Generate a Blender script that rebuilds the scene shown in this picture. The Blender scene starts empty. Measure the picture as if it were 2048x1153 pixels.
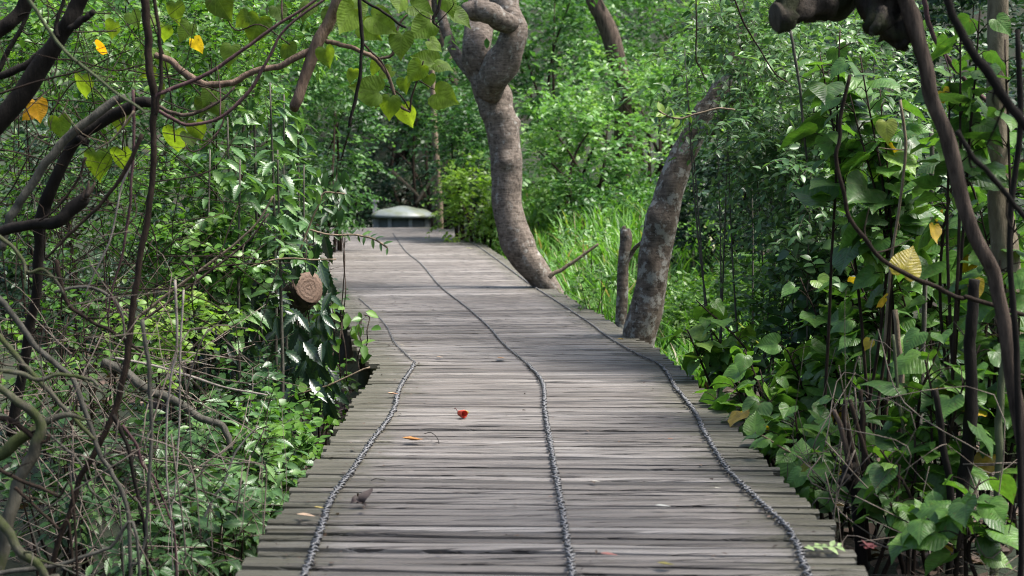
import bpy, math, random
import numpy as np
from mathutils import Vector
R = math.radians
rng = np.random.default_rng(7)
random.seed(7)
SC = bpy.context.scene
COL = SC.collection

# ------------------------------------------------------------------ camera, sky, sun, exposure
F = 3000.0                      # focal length in pixels of a 2048 px wide picture
CAMH, PITCH = 1.25, R(4.5)      # eye height above the deck top (z = 0)
cd = bpy.data.cameras.new('camera'); cam = bpy.data.objects.new('camera', cd); COL.objects.link(cam)
cam.location = (0, 0, CAMH); cam.rotation_euler = (R(90) - PITCH, 0, 0)
cd.sensor_width = 36; cd.lens = 36 * F / 2048; cd.clip_end = 400
cd.dof.use_dof = True; cd.dof.focus_distance = 8.3; cd.dof.aperture_fstop = 3.8
SC.camera = cam
SUN_EL, SUN_AZ = R(60), R(98)
wd = bpy.data.worlds.new('World'); SC.world = wd; wd.use_nodes = True
nt = wd.node_tree; bg = nt.nodes['Background']; sk = nt.nodes.new('ShaderNodeTexSky')
sk.sky_type = 'NISHITA'; sk.sun_disc = False; sk.sun_elevation = SUN_EL; sk.sun_rotation = SUN_AZ
sk.air_density = 1.0; sk.dust_density = 4.0; sk.ozone_density = 0.6
bg.inputs['Strength'].default_value = 0.10; nt.links.new(sk.outputs[0], bg.inputs[0])
sd = bpy.data.lights.new('sun', 'SUN'); sun = bpy.data.objects.new('sun', sd); COL.objects.link(sun)
sd.energy = 3.4; sd.angle = R(20); sd.color = (1, .97, .92)
sv = Vector((math.sin(SUN_AZ) * math.cos(SUN_EL), math.cos(SUN_AZ) * math.cos(SUN_EL), math.sin(SUN_EL)))
sun.rotation_euler = sv.to_track_quat('Z', 'Y').to_euler()
vs = SC.view_settings; vs.view_transform = 'Standard'; vs.look = 'None'; vs.gamma = 1; vs.exposure = 1.5
SC.render.engine = 'CYCLES'
cy = SC.cycles; cy.use_denoising = True; cy.max_bounces = 5; cy.diffuse_bounces = 2; cy.transmission_bounces = 2
cy.glossy_bounces = 2; cy.transparent_max_bounces = 4; cy.caustics_reflective = False; cy.caustics_refractive = False
cy.use_adaptive_sampling = False; cy.filter_width = 1.1

# ------------------------------------------------------------------ pixel <-> place
CO, SI = math.cos(PITCH), math.sin(PITCH)
def ray(px, py):
    x = (px - 1024) / F; u = -(py - 576.5) / F
    return np.array([x, CO + u * SI, -SI + u * CO])
def P(px, py, Y):
    d = ray(px, py); d = d * (Y / d[1]); return np.array([d[0], d[1], d[2] + CAMH])
def G(px, py, z=0.0):
    d = ray(px, py); t = (z - CAMH) / d[2]; return np.array([d[0] * t, d[1] * t, z])
def S(px, Y): return px * Y / F
def sm(a, b, x): t = np.clip((x - a) / (b - a), 0, 1); return t * t * (3 - 2 * t)

# deck edges, x over y
LY, LX = [3, 9.66, 9.7, 10.7, 13.4, 20, 28, 33], [-.85, -.85, -.93, -1.12, -1.52, -2.85, -4.1, -4.9]
RY, RX = [3, 9.15, 10.7, 12.4, 15.6, 22, 27, 30, 31.5, 33], [1.13, 1.085, .985, .80, .448, -.176, -.65, -.94, -1.3, -2.0]
def xl(y): return np.interp(y, LY, LX)
def xr(y): return np.interp(y, RY, RX)

def ground(x, y):
    x = np.asarray(x, float); y = np.asarray(y, float)
    n = .07 * np.sin(x * 1.7 + y * .9) * np.cos(y * 1.3 - x * .6) + .04 * np.sin(x * 4.1 - y * 3.3)
    left = -.75 + .10 * np.clip(-1.6 - x, 0, 6)
    right = -.42 + .075 * np.clip(y - 13, 0, 14) * sm(.2, 1.6, x - xr(y)) + .05 * np.clip(x - 1.6, 0, 6)
    z = np.where(x < (xl(y) + xr(y)) / 2, left, right)
    hill = .34 * np.clip(y - 37.5, 0, 30) + .22 * np.clip(np.abs(x) - 9, 0, 60) * sm(8, 20, y) + .25 * np.clip(np.abs(x) - 6, 0, 30)
    z = z + hill + n
    on = sm(-.5, .3, x - xl(y)) * sm(-.5, .3, xr(y) - x) * (y < 36)
    return z * (1 - on) + on * np.minimum(z, -.55)

# ------------------------------------------------------------------ materials
def newmat(name):
    m = bpy.data.materials.new(name); m.use_nodes = True
    n = m.node_tree.nodes; return m, n, m.node_tree.links, n['Principled BSDF'], n['Material Output']
def ramp(n, stops, interp='LINEAR'):
    r = n.new('ShaderNodeValToRGB'); r.color_ramp.interpolation = interp
    el = r.color_ramp.elements
    while len(el) < len(stops): el.new(.5)
    for e, (p, c) in zip(el, stops): e.position = p; e.color = (*c, 1) if len(c) == 3 else c
    return r
def noise(n, l, scale, detail=4, vec=None, rough=.55, dist=0):
    t = n.new('ShaderNodeTexNoise'); t.inputs['Scale'].default_value = scale; t.inputs['Detail'].default_value = detail
    t.inputs['Roughness'].default_value = rough; t.inputs['Distortion'].default_value = dist
    if vec is not None: l.new(vec, t.inputs['Vector'])
    return t
def mapping(n, l, src, sc):
    mp = n.new('ShaderNodeMapping'); mp.inputs['Scale'].default_value = sc; l.new(src, mp.inputs['Vector']); return mp.outputs[0]
def mixc(n, l, fac, a, b, mode='MIX'):
    m = n.new('ShaderNodeMix'); m.data_type = 'RGBA'; m.blend_type = mode
    for k, v in ((0, fac), (6, a), (7, b)):
        if hasattr(v, 'is_output'): l.new(v, m.inputs[k])
        else: m.inputs[k].default_value = v if not isinstance(v, tuple) else (*v, 1)
    return m.outputs[2]
def mth(n, l, op, a, b=None, c=None):
    m = n.new('ShaderNodeMath'); m.operation = op
    for k, v in enumerate((a, b, c)):
        if v is None: continue
        if hasattr(v, 'is_output'): l.new(v, m.inputs[k])
        else: m.inputs[k].default_value = v
    return m.outputs[0]
def bump(n, l, h, pb, s=.4, d=.01):
    b = n.new('ShaderNodeBump'); b.inputs['Strength'].default_value = s; b.inputs['Distance'].default_value = d
    l.new(h, b.inputs['Height']); l.new(b.outputs[0], pb.inputs['Normal']); return b

def leafmat(name, stops, rough=.42, trans=.35, veins=None, spots=None, spec=.5, tcol=(1.35, 1.5, .62)):
    m, n, l, pb, out = newmat(name)
    at = n.new('ShaderNodeAttribute'); at.attribute_name = 'tint'
    col = ramp(n, stops); l.new(at.outputs['Fac'], col.inputs[0]); c = col.outputs[0]
    tc = n.new('ShaderNodeTexCoord')
    if veins:
        uv = n.new('ShaderNodeUVMap'); uv.uv_map = 'UVMap'
        sp = n.new('ShaderNodeSeparateXYZ'); l.new(uv.outputs[0], sp.inputs[0])
        u, v = sp.outputs[0], sp.outputs[1]
        if veins == 'palm':
            ang = mth(n, l, 'ARCTAN2', u, mth(n, l, 'ADD', v, .04))
            rad = mth(n, l, 'SQRT', mth(n, l, 'ADD', mth(n, l, 'MULTIPLY', u, u), mth(n, l, 'MULTIPLY', v, v)))
            pp = mth(n, l, 'PINGPONG', ang, .29)
            d = mth(n, l, 'MULTIPLY', pp, rad)
            d2 = mth(n, l, 'PINGPONG', mth(n, l, 'SUBTRACT', v, mth(n, l, 'MULTIPLY', mth(n, l, 'ABSOLUTE', u), .6)), .055)
            d2 = mth(n, l, 'MULTIPLY', d2, 1.6)
        else:
            d = mth(n, l, 'ABSOLUTE', u)
            d2 = mth(n, l, 'PINGPONG', mth(n, l, 'SUBTRACT', v, mth(n, l, 'MULTIPLY', mth(n, l, 'ABSOLUTE', u), .9)), .06)
        line = mth(n, l, 'MINIMUM', d, mth(n, l, 'ADD', d2, .006))
        vv = ramp(n, [(0, (1, 1, 1)), (.018, (0, 0, 0))]); l.new(line, vv.inputs[0])
        c = mixc(n, l, mth(n, l, 'MULTIPLY', vv.outputs[0], .22), c, (.22, .30, .08))
        hh = ramp(n, [(0, (0, 0, 0)), (.07, (1, 1, 1))]); l.new(line, hh.inputs[0])
        bump(n, l, hh.outputs[0], pb, .28 if veins == 'palm' else .12, .005)
    nz = noise(n, l, 35 if veins else 14, 3, tc.outputs['Object'])
    rr = ramp(n, [(.30, (.62, .62, .62)), (.7, (1.15, 1.15, 1.15))]); l.new(nz.outputs[0], rr.inputs[0])
    c = mixc(n, l, 1.0, c, rr.outputs[0], 'MULTIPLY')
    if spots:
        vo = noise(n, l, 60, 2, tc.outputs['Object']); sr = ramp(n, [(.66, (0, 0, 0)), (.70, (1, 1, 1))]); l.new(vo.outputs[0], sr.inputs[0])
        c = mixc(n, l, mth(n, l, 'MULTIPLY', sr.outputs[0], .6), c, spots)
    l.new(c, pb.inputs['Base Color']); pb.inputs['Roughness'].default_value = rough
    pb.inputs['Specular IOR Level'].default_value = spec
    tr = n.new('ShaderNodeBsdfTranslucent')
    l.new(mixc(n, l, 1.0, c, tcol, 'MULTIPLY'), tr.inputs[0])
    mx = n.new('ShaderNodeMixShader'); mx.inputs[0].default_value = trans
    l.new(pb.outputs[0], mx.inputs[1]); l.new(tr.outputs[0], mx.inputs[2]); l.new(mx.outputs[0], out.inputs[0])
    return m

def barkmat(name, a, b, lichen=None, lich_lo=.56, scale=14, bands=0., moss=None, stretch=(1, 1, .3), bs=.6):
    m, n, l, pb, out = newmat(name)
    tc = n.new('ShaderNodeTexCoord'); o = tc.outputs['Object']
    n1 = noise(n, l, scale, 6, mapping(n, l, o, stretch), .65)
    r1 = ramp(n, [(.3, a), (.68, b)]); l.new(n1.outputs[0], r1.inputs[0]); c = r1.outputs[0]
    h = n1.outputs[0]
    if bands:
        w = noise(n, l, scale * 1.3, 4, mapping(n, l, o, (.35, .35, 2.2)), .6)
        rb = ramp(n, [(.45, (0, 0, 0)), (.62, (1, 1, 1))]); l.new(w.outputs[0], rb.inputs[0])
        c = mixc(n, l, mth(n, l, 'MULTIPLY', rb.outputs[0], bands), c, tuple(min(1, x * 2.0) for x in b))
    if lichen:
        n2 = noise(n, l, scale * .55, 7, o, .7); r2 = ramp(n, [(lich_lo, (0, 0, 0)), (lich_lo + .07, (1, 1, 1))]); l.new(n2.outputs[0], r2.inputs[0])
        c = mixc(n, l, mth(n, l, 'MULTIPLY', r2.outputs[0], .65), c, lichen)
    if moss:
        n3 = noise(n, l, scale * .35, 5, o, .6); r3 = ramp(n, [(.46, (0, 0, 0)), (.58, (1, 1, 1))]); l.new(n3.outputs[0], r3.inputs[0])
        c = mixc(n, l, mth(n, l, 'MULTIPLY', r3.outputs[0], .75), c, moss)
    l.new(c, pb.inputs['Base Color']); pb.inputs['Roughness'].default_value = .9; pb.inputs['Specular IOR Level'].default_value = .2
    bump(n, l, h, pb, bs, .02)
    return m

M = {}
M['trunk_grey'] = barkmat('bark_grey_rings', (.035, .026, .020), (.20, .165, .138), (.36, .35, .32), .56, 24, .28, stretch=(1, 1, .8))
M['trunk_lichen'] = barkmat('bark_lichen', (.030, .023, .018), (.145, .118, .096), (.36, .36, .33), .51, 22, .25, stretch=(1, 1, .7))
M['bark_dark'] = barkmat('bark_dark', (.005, .004, .003), (.020, .016, .013), (.05, .05, .04), .67, 20)
M['bark_brown'] = barkmat('bark_brown', (.014, .010, .008), (.135, .10, .078), (.17, .155, .135), .64, 20, stretch=(1.5, 1.5, .2), bs=1.)
M['bark_vine'] = barkmat('bark_vine', (.04, .02, .022), (.12, .07, .07), None, .6, 34)
M['bark_tan'] = barkmat('bark_tan', (.11, .085, .055), (.27, .21, .15), None, .6, 30)
M['bark_pale'] = barkmat('bark_pale', (.17, .145, .12), (.38, .33, .29), None, .6, 34)
M['bark_warm'] = barkmat('bark_warm', (.07, .045, .033), (.22, .155, .115), (.24, .21, .18), .66, 24, stretch=(1.3, 1.3, .4), bs=.8)
M['bark_rough'] = barkmat('bark_rough_dark', (.006, .005, .004), (.062, .050, .040), (.11, .105, .09), .60, 26, 0, (.02, .026, .008), bs=1.2)
M['bark_cut'] = barkmat('old_cut', (.03, .024, .018), (.10, .085, .065), None, .6, 30)
M['bark_moss'] = barkmat('bark_moss', (.04, .036, .026), (.13, .12, .09), (.22, .22, .18), .62, 16, 0, (.045, .065, .012))
M['bark_speck'] = barkmat('bark_speckled', (.10, .082, .055), (.21, .175, .125), (.30, .27, .22), .62, 40)
M['stem_green'] = barkmat('stem_green', (.05, .06, .03), (.12, .135, .075), None, .6, 30)
M['stem_brown'] = barkmat('stem_brown', (.010, .007, .005), (.042, .028, .02), None, .6, 34)
M['stem_grey'] = barkmat('stem_grey', (.045, .042, .033), (.125, .118, .098), None, .6, 34)

M['heart'] = leafmat('leaf_heart', [(0, (.045, .10, .03)), (.35, (.075, .175, .035)), (.7, (.115, .25, .04)), (.92, (.17, .31, .05)), (.95, (.50, .36, .025)), (1, (.5, .28, .03))], .40, .34, 'palm', (.13, .09, .03))
M['heart_over'] = leafmat('leaf_heart_overhead', [(0, (.05, .085, .018)), (.4, (.08, .14, .022)), (.8, (.13, .22, .03)), (.92, (.16, .25, .04)), (.95, (.5, .25, .015)), (1, (.55, .28, .02))], .55, .58, 'palm', (.05, .05, .015), spec=.2, tcol=(1.9, 1.75, .5))
M['toothed'] = leafmat('leaf_toothed', [(0, (.05, .11, .045)), (.5, (.08, .175, .06)), (1, (.14, .26, .075))], .38, .28, 'pin')
M['glossy'] = leafmat('leaf_glossy_dark', [(0, (.008, .025, .016)), (.6, (.015, .045, .024)), (1, (.04, .09, .03))], .33, .14, 'pin', spec=.7)
M['small'] = leafmat('leaf_small_bright', [(0, (.05, .13, .025)), (.5, (.09, .21, .032)), (1, (.17, .31, .05))], .42, .36)
M['small_dark'] = leafmat('leaf_small_dark', [(0, (.022, .06, .022)), (.6, (.045, .11, .035)), (1, (.10, .19, .05))], .40, .26)
M['greyleaf'] = leafmat('leaf_grey_green', [(0, (.06, .135, .055)), (.5, (.105, .21, .075)), (1, (.19, .32, .12))], .36, .30)
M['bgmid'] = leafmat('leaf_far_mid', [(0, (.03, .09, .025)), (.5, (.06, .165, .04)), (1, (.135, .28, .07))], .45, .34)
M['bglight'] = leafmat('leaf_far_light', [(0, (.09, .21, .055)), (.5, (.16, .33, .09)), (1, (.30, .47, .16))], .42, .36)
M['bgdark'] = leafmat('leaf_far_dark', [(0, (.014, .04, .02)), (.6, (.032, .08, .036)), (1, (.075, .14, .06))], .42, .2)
M['yelgreen'] = leafmat('leaf_yellow_green', [(0, (.09, .18, .025)), (.5, (.15, .28, .035)), (1, (.26, .38, .06))], .45, .4)
M['grass'] = leafmat('leaf_grass', [(0, (.05, .15, .025)), (.5, (.11, .27, .04)), (.8, (.19, .37, .06)), (.9, (.30, .29, .11)), (1, (.33, .25, .15))], .45, .4)
M['litter'] = leafmat('dead_leaves', [(0, (.03, .018, .012)), (.5, (.08, .05, .033)), (1, (.19, .13, .10))], .75, .1)
M['twig'] = barkmat('dry_twig', (.06, .048, .036), (.27, .22, .18), None, .6, 20)

def simple(name, c, rough=.6, trans=0, metal=0):
    m, n, l, pb, out = newmat(name)
    tc = n.new('ShaderNodeTexCoord'); nz = noise(n, l, 55, 4, tc.outputs['Object'])
    r = ramp(n, [(.3, tuple(x * .65 for x in c)), (.7, tuple(min(1, x * 1.2) for x in c))]); l.new(nz.outputs[0], r.inputs[0])
    l.new(r.outputs[0], pb.inputs['Base Color']); pb.inputs['Roughness'].default_value = rough; pb.inputs['Metallic'].default_value = metal
    bump(n, l, nz.outputs[0], pb, .3, .004)
    return m

def woodmat():
    m, n, l, pb, out = newmat('weathered_boards')
    tc = n.new('ShaderNodeTexCoord'); o = tc.outputs['Object']
    t = n.new('ShaderNodeAttribute'); t.attribute_name = 'tint'
    e = n.new('ShaderNodeAttribute'); e.attribute_name = 'edge'
    cb = n.new('ShaderNodeCombineXYZ'); l.new(mth(n, l, 'MULTIPLY', t.outputs['Fac'], 37.), cb.inputs[2])
    va = n.new('ShaderNodeVectorMath'); l.new(o, va.inputs[0]); l.new(cb.outputs[0], va.inputs[1]); ov = va.outputs[0]
    base = ramp(n, [(0, (.085, .073, .063)), (.35, (.14, .124, .111)), (.75, (.198, .180, .165)), (1, (.285, .264, .246))]); l.new(t.outputs['Fac'], base.inputs[0])
    g = noise(n, l, 6, 6, mapping(n, l, ov, (.35, 14, 6)), .7)
    gr = ramp(n, [(.32, (.58, .55, .53)), (.5, (.95, .95, .95)), (.72, (1.2, 1.2, 1.2))]); l.new(g.outputs[0], gr.inputs[0])
    c = mixc(n, l, 1.0, base.outputs[0], gr.outputs[0], 'MULTIPLY')
    ck = noise(n, l, 5, 3, mapping(n, l, ov, (.22, 26, 5)), .5, .3)
    cr = ramp(n, [(.385, (1, 1, 1)), (.43, (0, 0, 0))]); l.new(ck.outputs[0], cr.inputs[0])
    ck2 = noise(n, l, 5, 2, mapping(n, l, ov, (.16, 9, 3)), .5, .2); cr2 = ramp(n, [(.36, (1, 1, 1)), (.40, (0, 0, 0))]); l.new(ck2.outputs[0], cr2.inputs[0])
    c = mixc(n, l, mth(n, l, 'MULTIPLY', cr2.outputs[0], .8), c, (.025, .02, .018))
    c = mixc(n, l, mth(n, l, 'MULTIPLY', cr.outputs[0], .85), c, (.02, .016, .014))
    st = noise(n, l, 1.1, 5, o, .6); sr = ramp(n, [(.35, (.82, .79, .76)), (.62, (1.05, 1.05, 1.05))]); l.new(st.outputs[0], sr.inputs[0])
    c = mixc(n, l, .8, c, sr.outputs[0], 'MULTIPLY')
    ms = noise(n, l, 9, 5, mapping(n, l, ov, (1, 2.5, 1)), .65)
    mf = mth(n, l, 'SUBTRACT', mth(n, l, 'ADD', ms.outputs[0], mth(n, l, 'MULTIPLY', e.outputs['Fac'], .75)), .72)
    mr = ramp(n, [(0, (0, 0, 0)), (.35, (1, 1, 1))]); l.new(mf, mr.inputs[0])
    c = mixc(n, l, mth(n, l, 'MULTIPLY', mr.outputs[0], .72), c, (.058, .055, .028))
    l.new(c, pb.inputs['Base Color'])
    pb.inputs['Roughness'].default_value = .52; pb.inputs['Specular IOR Level'].default_value = .6
    hh = mth(n, l, 'SUBTRACT', g.outputs[0], mth(n, l, 'MULTIPLY', cr.outputs[0], .8))
    bump(n, l, hh, pb, .7, .006)
    return m
M['wood'] = woodmat()
M['timber'] = barkmat('support_timber', (.03, .026, .02), (.09, .08, .065), None, .6, 12, 0, (.03, .04, .012))
M['chain'] = simple('dull_steel', (.17, .17, .175), .5, 0, .4)

def groundmat():
    m, n, l, pb, out = newmat('forest_floor')
    tc = n.new('ShaderNodeTexCoord'); o = tc.outputs['Object']
    a = noise(n, l, 9, 8, o, .7); r = ramp(n, [(.3, (.008, .006, .004)), (.5, (.026, .019, .013)), (.75, (.07, .052, .038))]); l.new(a.outputs[0], r.inputs[0])
    b = noise(n, l, 1.4, 5, o); rb = ramp(n, [(.32, (0, 0, 0)), (.5, (1, 1, 1))]); l.new(b.outputs[0], rb.inputs[0])
    c = mixc(n, l, mth(n, l, 'MULTIPLY', rb.outputs[0], .9), r.outputs[0], (.010, .022, .006))
    l.new(c, pb.inputs['Base Color']); pb.inputs['Roughness'].default_value = .95
    bump(n, l, a.outputs[0], pb, .8, .05); return m
M['ground'] = groundmat()

# ------------------------------------------------------------------ mesh builder
class MB:
    def __init__(s): s.v = []; s.q = []; s.t = []; s.u = []; s.a = []; s.e = []; s.n = 0
    def add(s, v, quads=None, tris=None, tint=.5, uv=None, edge=0.):
        v = np.asarray(v, float).reshape(-1, 3); k = len(v)
        s.v.append(v)
        if quads is not None and len(quads): s.q.append(np.asarray(quads, int).reshape(-1, 4) + s.n)
        if tris is not None and len(tris): s.t.append(np.asarray(tris, int).reshape(-1, 3) + s.n)
        s.u.append(np.zeros((k, 2)) if uv is None else np.asarray(uv, float))
        s.a.append(np.broadcast_to(np.asarray(tint, float), (k,))); s.e.append(np.broadcast_to(np.asarray(edge, float), (k,)))
        s.n += k
    def build(s, name, mat, parent=None, smooth=True, edge=False):
        v = np.concatenate(s.v)
        o_loc = np.array(parent.location) if parent is not None else v[0].copy()
        v = v - o_loc
        q = np.concatenate(s.q) if s.q else np.zeros((0, 4), int); t = np.concatenate(s.t) if s.t else np.zeros((0, 3), int)
        me = bpy.data.meshes.new(name); me.vertices.add(len(v)); me.vertices.foreach_set('co', v.astype(np.float32).ravel())
        li = np.concatenate([q.ravel(), t.ravel()]); tot = np.concatenate([np.full(len(q), 4), np.full(len(t), 3)])
        st = np.concatenate([[0], np.cumsum(tot)[:-1]]) if len(tot) else tot
        me.loops.add(len(li)); me.loops.foreach_set('vertex_index', li.astype(np.int32))
        me.polygons.add(len(tot)); me.polygons.foreach_set('loop_start', st.astype(np.int32)); me.polygons.foreach_set('loop_total', tot.astype(np.int32))
        me.polygons.foreach_set('use_smooth', np.full(len(tot), smooth))
        at = me.attributes.new('tint', 'FLOAT', 'POINT'); at.data.foreach_set('value', np.concatenate(s.a).astype(np.float32))
        if edge: at = me.attributes.new('edge', 'FLOAT', 'POINT'); at.data.foreach_set('value', np.concatenate(s.e).astype(np.float32))
        uvl = me.uv_layers.new(name='UVMap'); uvl.data.foreach_set('uv', np.concatenate(s.u)[li].astype(np.float32).ravel())
        me.materials.append(mat); me.update(calc_edges=True); me.validate()
        o = bpy.data.objects.new(name, me); COL.objects.link(o)
        if parent is not None: o.parent = parent
        else: o.location = o_loc
        return o

def tag(o, label, cat, group=None):
    o['label'] = label; o['category'] = cat
    if group: o['group'] = group
    return o
def thing(name, label, cat, loc, group=None):
    o = bpy.data.objects.new(name, None); COL.objects.link(o); o.location = tuple(float(x) for x in loc); o.empty_display_size = .2
    return tag(o, label, cat, group)
def part(mb, name, mat, parent, label=None, **k):
    o = mb.build(name, mat, parent, **k)
    if label: o['label'] = label
    return o

def spline(pts, k=6):
    p = np.asarray(pts, float)
    if len(p) < 3: return np.array([p[0] + (p[-1] - p[0]) * t for t in np.linspace(0, 1, k + 1)])
    e = np.concatenate([[2 * p[0] - p[1]], p, [2 * p[-1] - p[-2]]]); out = []
    for i in range(1, len(e) - 2):
        for t in np.arange(k) / k:
            a, b, c, d = e[i - 1], e[i], e[i + 1], e[i + 2]
            out.append(.5 * (2 * b + (c - a) * t + (2 * a - 5 * b + 4 * c - d) * t * t + (3 * b - a - 3 * c + d) * t ** 3))
    out.append(e[-2]); return np.array(out)
def nrm(v): return v / np.maximum(np.linalg.norm(v, axis=-1, keepdims=True), 1e-9)

def tube(mb, pts, rad, seg=6, rough=.0, k=5, cap=True, tint=.5, smoothp=True, knots=0, wig=.28):
    """pts n x 3, rad scalar or n"""
    pts = np.asarray(pts, float); rad = np.broadcast_to(np.asarray(rad, float), (len(pts),))
    pr = spline(np.column_stack([pts, rad]), k) if smoothp else np.column_stack([pts, rad])
    p, r = pr[:, :3].copy(), np.maximum(pr[:, 3], 1e-4); n = len(p)
    if rough and smoothp and n > 6:
        wk = rng.normal(0, 1, (n, 3)); 
        for _ in range(1 if seg < 9 else 4): wk = (wk + np.roll(wk, 1, 0) + np.roll(wk, -1, 0)) / 1.9
        wk[0] = wk[-1] = 0
        p = p + wk * np.minimum(r, .016)[:, None] * (wig * .7 if seg < 9 else .10)
    tg = nrm(np.gradient(p, axis=0))
    ref = np.array([1., 0, 0]) if abs(tg[0][0]) < .8 else np.array([0, 1., 0])
    nn = np.zeros((n, 3)); b = nrm(ref - tg[0] * (ref @ tg[0])); nn[0] = b
    for i in range(1, n): b = nn[i - 1] - tg[i] * (nn[i - 1] @ tg[i]); nn[i] = b / max(np.linalg.norm(b), 1e-9)
    bb = np.cross(tg, nn)
    a = np.linspace(0, 2 * np.pi, seg, endpoint=False)
    rr = np.repeat(r[:, None], seg, 1)
    if rough:
        f = rng.normal(0, 1, (n, seg)); f = (f + np.roll(f, 1, 1) + np.roll(f, -1, 1)) / 2; 
        for _ in range(1 if seg < 9 else 5): f[1:-1] = (f[1:-1] + f[2:] + f[:-2]) / 2.1
        f = f - f.mean(1, keepdims=True) * .8
        rr = rr * (1 + rough * f)
    for _ in range(knots):
        i0, a0, w = rng.uniform(.1, .9) * n, rng.uniform(0, 6.28), rng.uniform(1.2, 2.5)
        g = np.exp(-((np.arange(n)[:, None] - i0) / w) ** 2) * np.exp(-((np.angle(np.exp(1j * (a[None] - a0)))) / .6) ** 2)
        rr = rr * (1 + .28 * g)
    v = p[:, None] + rr[..., None] * (np.cos(a)[None, :, None] * nn[:, None] + np.sin(a)[None, :, None] * bb[:, None])
    i = np.arange(n - 1)[:, None] * seg; j = np.arange(seg)[None]; j2 = (j + 1) % seg
    q = np.stack([i + j, i + j2, i + seg + j2, i + seg + j], -1).reshape(-1, 4)
    vv = v.reshape(-1, 3); tr = []
    if cap:
        vv = np.concatenate([vv, p[:1], p[-1:]])
        c0, c1 = n * seg, n * seg + 1
        tr = [(c0, (x + 1) % seg, x) for x in range(seg)] + [(c1, (n - 1) * seg + x, (n - 1) * seg + (x + 1) % seg) for x in range(seg)]
    mb.add(vv, q, tr, tint)
    return p, r

# ------------------------------------------------------------------ leaf templates (x across, y along, z up)
def tpl_lo(fold=.12, w=.26):
    v = [(0, 0, 0), (w, .32, fold), (w * .8, .68, fold * .6), (0, 1, -.05), (-w * .8, .68, fold * .6), (-w, .32, fold)]
    return np.array(v), np.array([(0, 1, 2, 3), (0, 3, 4, 5)])
def tpl_rows(ys, ws, zf, cols=(0, .5, 1)):
    xs = [-c for c in cols[:0:-1]] + list(cols); v = []
    for y, w in zip(ys, ws):
        for c in xs: v.append((c * w, y, zf(c * w, y)))
    m = len(xs); q = [(i * m + j, i * m + j + 1, (i + 1) * m + j + 1, (i + 1) * m + j) for i in range(len(ys) - 1) for j in range(m - 1)]
    return np.array(v, float), np.array(q)
def heart(fold, droop, rip):
    ed = [(.0, 0), (.11, -.13), (.28, -.16), (.42, -.04), (.48, .13), (.46, .3), (.37, .48), (.24, .64), (.10, .78), (.01, .93)]
    mid = [0, .01, .05, .12, .2, .32, .48, .63, .77, .93]
    v = []
    def z(x, y): return fold * abs(x) - droop * max(y, 0) ** 2 * .8 - .25 * abs(x) ** 2 + rip * math.sin(9 * y + 5 * abs(x)) * abs(x)
    for (ex, ey), my in zip(ed, mid):
        for c in (-1, -.5, 0, .5, 1):
            x = c * ex; y = my + (ey - my) * abs(c); v.append((x, y, z(x, y)))
    q = [(i * 5 + j, i * 5 + j + 1, (i + 1) * 5 + j + 1, (i + 1) * 5 + j) for i in range(9) for j in range(4)]
    return np.array(v, float), np.array(q)
HEART = [heart(.25, .3, .08), heart(.1, .6, .12), heart(.45, .15, .1), heart(-.15, .7, .14), heart(.2, .05, .16)]
def toothed(droop, w):
    ys = np.linspace(0, 1, 15); base = np.sin(np.pi * np.clip(ys, 0, 1) ** .85) * w + .005
    ws = base * np.where(np.arange(15) % 2 == 0, 1.0, .74)
    return tpl_rows(ys, ws, lambda x, y: .35 * abs(x) - droop * y * y + .008 * math.sin(44 * y) * (abs(x) > .01), (0, .55, 1))
TOOTH = [toothed(.25, .21), toothed(.45, .24), toothed(.1, .2)]
def ellip(droop, w, fold=.25):
    ys = np.array([0, .18, .4, .65, .86, 1]); ws = np.array([.01, .72, 1, .82, .4, .01]) * w
    return tpl_rows(ys, ws, lambda x, y: fold * abs(x) - droop * y * y, (0, 1))
ELL = [ellip(.15, .25), ellip(.35, .22), ellip(.05, .28, .4)]
NARROW = [ellip(.2, .17), ellip(.4, .19), ellip(.05, .16, .5)]
ROUND = [ellip(.1, .42), ellip(.25, .38), ellip(.0, .45, .1)]
LO = [tpl_lo(.12, .27), tpl_lo(.25, .24), tpl_lo(-.05, .3)]

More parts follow.
